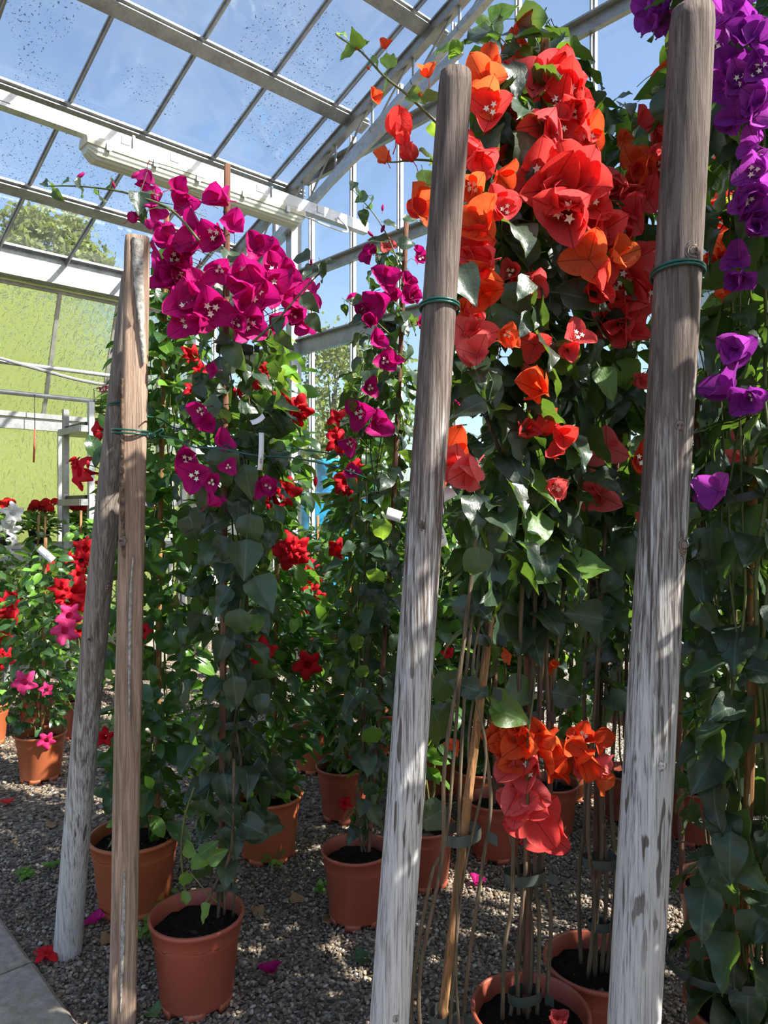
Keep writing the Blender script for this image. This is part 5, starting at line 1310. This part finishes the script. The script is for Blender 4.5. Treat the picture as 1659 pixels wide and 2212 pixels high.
for k, v in enumerate((1.0, 1.32, 1.64, 1.95, 2.26, 2.58)):
    geranium(G(.88 - .14 * (k % 2), v, 1.285), 'red geranium in a black pot in the row on the grey bench', 70 + k, heads=9, group='red geraniums on the bench', h=.29)
for k, v in enumerate((1.16, 1.5, 1.82, 2.14)):
    geranium(G(.5, v, 1.285), 'red geranium in a black pot in the row on the grey bench', 90 + k, heads=7, group='red geraniums on the bench', h=.31, nl=60)
CYC = MFL_G[0].mesh('pink_flower', M['mpink'])
cyp = geranium(G(1.48, 1.62, 2.205), 'pink flowered pot plant in a wire cage on the upper shelf of the rack', 120, h=.30, r=.13, heads=7, headmesh=CYC, hs=.032, nl=90, name='pink_pot_plant')
for k in range(10):
    a = k * .628
    MB().add(*tube_g([(.13 * math.cos(a), .13 * math.sin(a), .05), (.135 * math.cos(a), .135 * math.sin(a), .31)], .002, 4)).build('cage_wire', M['black_plastic'], cyp)
for z in (.12, .22, .31): MB().add(*tube_g([(.134 * math.cos(i * .3142), .134 * math.sin(i * .3142), z) for i in range(21)], .002, 4)).build('cage_wire', M['black_plastic'], cyp)
geranium(G(1.42, 1.60, 1.645), 'leafy green pot plant on the lower shelf of the rack', 121, h=.24, r=.12, heads=0, nl=60, name='green_pot_plant')
geranium(G(1.30, 1.25, 1.645), 'second leafy pot plant on the lower shelf, behind the first', 122, h=.24, r=.12, heads=0, nl=40, name='green_pot_plant')
# white mandevilla and a lime-leaved maple next to the bench
wm = bushy('mand', (-2.93, 5.35), .28, .27, 'terra2', 'white flowered mandevilla rising in front of the geranium bench', .5, 1.58, .22, 300, 180, .10, [(28, 1108, 46, 'white_petal'), (22, 1140, 42, 'white_petal'), (28, 1165, 30, 'white_petal'), (14, 1195, 34, 'white_petal'), (5, 1150, 30, 'white_petal')], 'white_petal', seed=66, young=.35)
mp_ = empty('potted_maple', G(.55, 3.05, 1.285), 'lime green maple sprays in a black pot on the bench', 'plant'); small_pot(mp_, .18, .15)
R_ = random.Random(5)
for k in range(9):
    a = R_.uniform(0, 6.28); tip = Vector((math.cos(a) * .28, math.sin(a) * .28, R_.uniform(.25, .75)))
    MB().add(*tube_g([(0, 0, .1), tip * .5 + Vector((0, 0, .12)), tip], .004, 5)).build('branch', M['stem'], mp_)
    for j in range(8):
        p = tip * R_.uniform(.6, 1.05) + Vector((R_.gauss(0, .03), R_.gauss(0, .03), R_.gauss(0, .03)))
        ob('leaf', R_.choice(LEAF['maple']), mp_, None, mat4(p, Vector((R_.gauss(0, 1), R_.gauss(0, 1), -.3)), Vector((0, 0, 1)), .06))
# two crossed canes with a young plant before the bench
cn = bushy('mand', (-2.45, 5.15), .24, .25, 'terra', 'young mandevilla tied to a pair of thin yellow canes before the bench', .35, 1.45, .16, 200, 110, .11, (), cane=None, seed=67, young=.3)
cn.cane([(-2.47, 5.15, .2), P(84, 1112, 5.15)], .008); cn.cane([(-2.43, 5.15, .2), P(98, 1116, 5.15)], .008)

# ================================================================== PRICE LABELS
def price_tag(name, c, w_, h_, ang, label, text=None, face=Vector((0, -1, 0)), curve=0.0, tsize=.010):
    e = empty(name, c, label, 'label')
    x = Vector((math.cos(ang), 0, math.sin(ang))); x = (x - face * x.dot(face)).normalized(); z = face.normalized(); y = z.cross(x)
    Rm = Matrix((x, y, z)).transposed()
    n = 10; V = []; Fs = []
    for i in range(n + 1):
        t = i / n - .5; zc = curve * (t * t - .25) * w_
        for s in (-.5, .5): V.append(Rm @ Vector((t * w_, s * h_, zc)))
    k0 = len(V)
    V += [v - z * .0008 for v in V]
    for i in range(n):
        Fs.append((i * 2, i * 2 + 2, i * 2 + 3, i * 2 + 1)); Fs.append((k0 + i * 2 + 1, k0 + i * 2 + 3, k0 + i * 2 + 2, k0 + i * 2))
    for i in range(n): Fs += [(i * 2, k0 + i * 2, k0 + i * 2 + 2, i * 2 + 2), (i * 2 + 1, i * 2 + 3, k0 + i * 2 + 3, k0 + i * 2 + 1)]
    Fs += [(0, 1, k0 + 1, k0), (2 * n, k0 + 2 * n, k0 + 2 * n + 1, 2 * n + 1)]
    MB().add(V, Fs).build('strip', M['tag'], e)
    if text:
        for (tx, pos) in text:
            cu = bpy.data.curves.new('print', 'FONT'); cu.body = tx; cu.size = tsize; cu.align_x = 'CENTER'; cu.align_y = 'CENTER'; cu.extrude = .0002; cu.resolution_u = 2
            tmp = bpy.data.objects.new('print', cu); cu.materials.append(M['ink'])
            me = bpy.data.meshes.new_from_object(tmp); bpy.data.objects.remove(tmp)
            to = ob('print', me, e)
            zc = curve * (pos * pos - .25) * w_
            slope = math.atan(2 * curve * pos)
            to.matrix_basis = (Matrix.Translation(Rm @ Vector((pos * w_, 0, zc + .0011)))) @ Rm.to_4x4() @ Matrix.Rotation(-slope, 4, 'Y')
    return e
price_tag('price_label', P(99, 1197, 3.92), .125, .038, -.72, 'white price label lying across the pink mandevilla', [('4.50', .12)], Vector((-.1, -.9, .5)).normalized(), .1, .014)
price_tag('price_label', P(946, 1140, 1.60), .085, .017, -1.25, 'curling white price strip hanging beside the middle limed post', [('17.50', .2), ('8', -.1)], Vector((.1, -1, .1)).normalized(), -.7, .009)
price_tag('price_label', P(948, 1105, 1.605), .045, .014, 1.5, 'folded end of the white strip looped round the cane', None, Vector((-.4, -.8, .2)).normalized(), .9)
price_tag('plant_card', P(966, 1066, 1.60), .034, .028, .55, 'plain white card below the salmon pink flower', None, Vector((.1, -.9, .35)).normalized())
price_tag('plant_card', P(851, 1112, 2.55), .055, .04, -.32, 'small picture card on the slim magenta bougainvillea', None, Vector((.1, -1, .2)).normalized())
price_tag('price_label', P(563, 975, 2.03), .105, .014, -1.62, 'white price strip hanging in the magenta bougainvillea', [('14.50', .25)], Vector((.3, -.95, .05)).normalized(), -.5, .008)
price_tag('price_label', P(556, 905, 2.03), .04, .02, .6, 'bent loop end of the strip in the magenta bougainvillea', None, Vector((-.2, -.8, .5)).normalized(), .6)

# ================================================================== FALLEN FLOWERS, LEAVES, WEEDS
def fallen(px, py, wpx, col, label, kind='boug', k=4, lift=.012):
    d = gz(py); p = P(px, py, d); p.z = lift; r = random.Random(px)
    me = FLW[col][k] if kind == 'boug' else MFL[col][0]
    sc_ = wpx / F * d / 1.4
    zz = Vector((r.gauss(0, .25), r.gauss(0, .25), 1)); p.z = lift + (.004 if kind == 'boug' else sc_ * .25)
    o = ob('fallen_flower', me, None, None, mat4(p, Vector((r.gauss(0, 1), r.gauss(0, 1), 0)), zz, sc_) @ Matrix.Diagonal((1, 1, .55, 1))); tag(o, label, 'flower')
fallen(207, 1997, 40, 'magenta', 'fallen magenta flower lying beside the large orange pot')
fallen(583, 2108, 46, 'magenta', 'fallen magenta flower on the gravel in front of the terracotta pots')
fallen(1030, 1912, 34, 'magenta', 'fallen magenta flower on the gravel between the bare stems')
fallen(15, 1742, 28, 'red', 'small fallen red flower on the sunlit gravel')
fallen(105, 2078, 50, 'mred', 'fallen red trumpet flower at the foot of the slanting stake', 'mand', lift=.02)
p_ = P(1205, 2165, 1.84); p_.z = .255
o = ob('fallen_flower', FLW['salmon'][6], None, None, mat4(p_, Vector((1, .2, .1)), Vector((.2, -.5, 1)), .055)); tag(o, 'withered pink flower lying on the soil of a pot', 'flower')
M['dry_leaf'] = mat_plain('dry_leaf', (.30, .17, .08), .8)
M['dull_leaf'] = mat_leaf('dull_fallen_leaf', (.07, .13, .05), (.1, .2, .03))
dryv = [g.mesh('dry_leaf', M['dry_leaf']) for g in boug_fine[:2]]; dull = boug_fine[1].mesh('dull_leaf', M['dull_leaf'])
for (px, py, wpx, me, lb_) in ((765, 2080, 60, dull, 'curled green leaf fallen on the gravel near the middle post'), (712, 2005, 50, dryv[0], 'brown dry leaf beside the slim plant pot'), (215, 2040, 44, dryv[1], 'pale dry leaf near the paired posts'),
                               (625, 1950, 40, dryv[0], 'small brown leaf between the pots'), (340, 2205, 60, dull, 'green leaf at the foot of the front pot'), (100, 1792, 40, dryv[1], 'dry leaf on the open gravel'), (550, 1968, 44, dryv[1], 'dry leaf behind the front pot')):
    d = gz(py); p = P(px, py, d); p.z = .016; r = random.Random(px)
    o = ob('fallen_leaf', me, None, None, mat4(p, Vector((r.gauss(0, 1), r.gauss(0, 1), .1)), Vector((.2, -.3, 1)), wpx / F * d)); tag(o, lb_, 'leaf')
small = leaf_g(.32, prof_mand, 5, .2, .6, .03, (-1, 0, 1), petiole=.2).mesh('weed_leaf', M['mand_leaf_young'])
def weed(px, py, hgt, n, label, seed):
    d = gz(py); b = P(px, py, d); b.z = 0; e = empty('weed', b, label, 'weed'); r = random.Random(seed)
    for k in range(n):
        a = r.uniform(0, 6.28); t_ = Vector((math.cos(a) * hgt * .5, math.sin(a) * hgt * .5, hgt * r.uniform(.5, 1)))
        MB().add(*tube_g([(0, 0, 0), t_ * .5 + Vector((0, 0, hgt * .12)), t_], .0016, 4)).build('stem', M['green_stem'], e)
        for j in range(4):
            p = t_ * r.uniform(.5, 1.05)
            ob('leaf', small, e, None, mat4(p, Vector((r.gauss(0, 1), r.gauss(0, 1), r.uniform(-.2, .4))), Vector((0, -.3, 1)), r.uniform(.022, .04)))
weed(308, 2045, .10, 8, 'leafy green weed growing between the brown post and the front pot', 1)
weed(55, 1895, .05, 7, 'thin feathery weed on the open gravel', 2)
weed(598, 1885, .11, 4, 'small weed sprouting beside the pot behind the magenta bougainvillea', 3)
weed(110, 1880, .04, 3, 'tiny weed beside the slanting stake', 4)
weed(345, 1965, .11, 3, 'young weed shoot by the rim of the front pot', 5)
weed(690, 1925, .04, 3, 'tiny weed near the slim plant pot', 6)
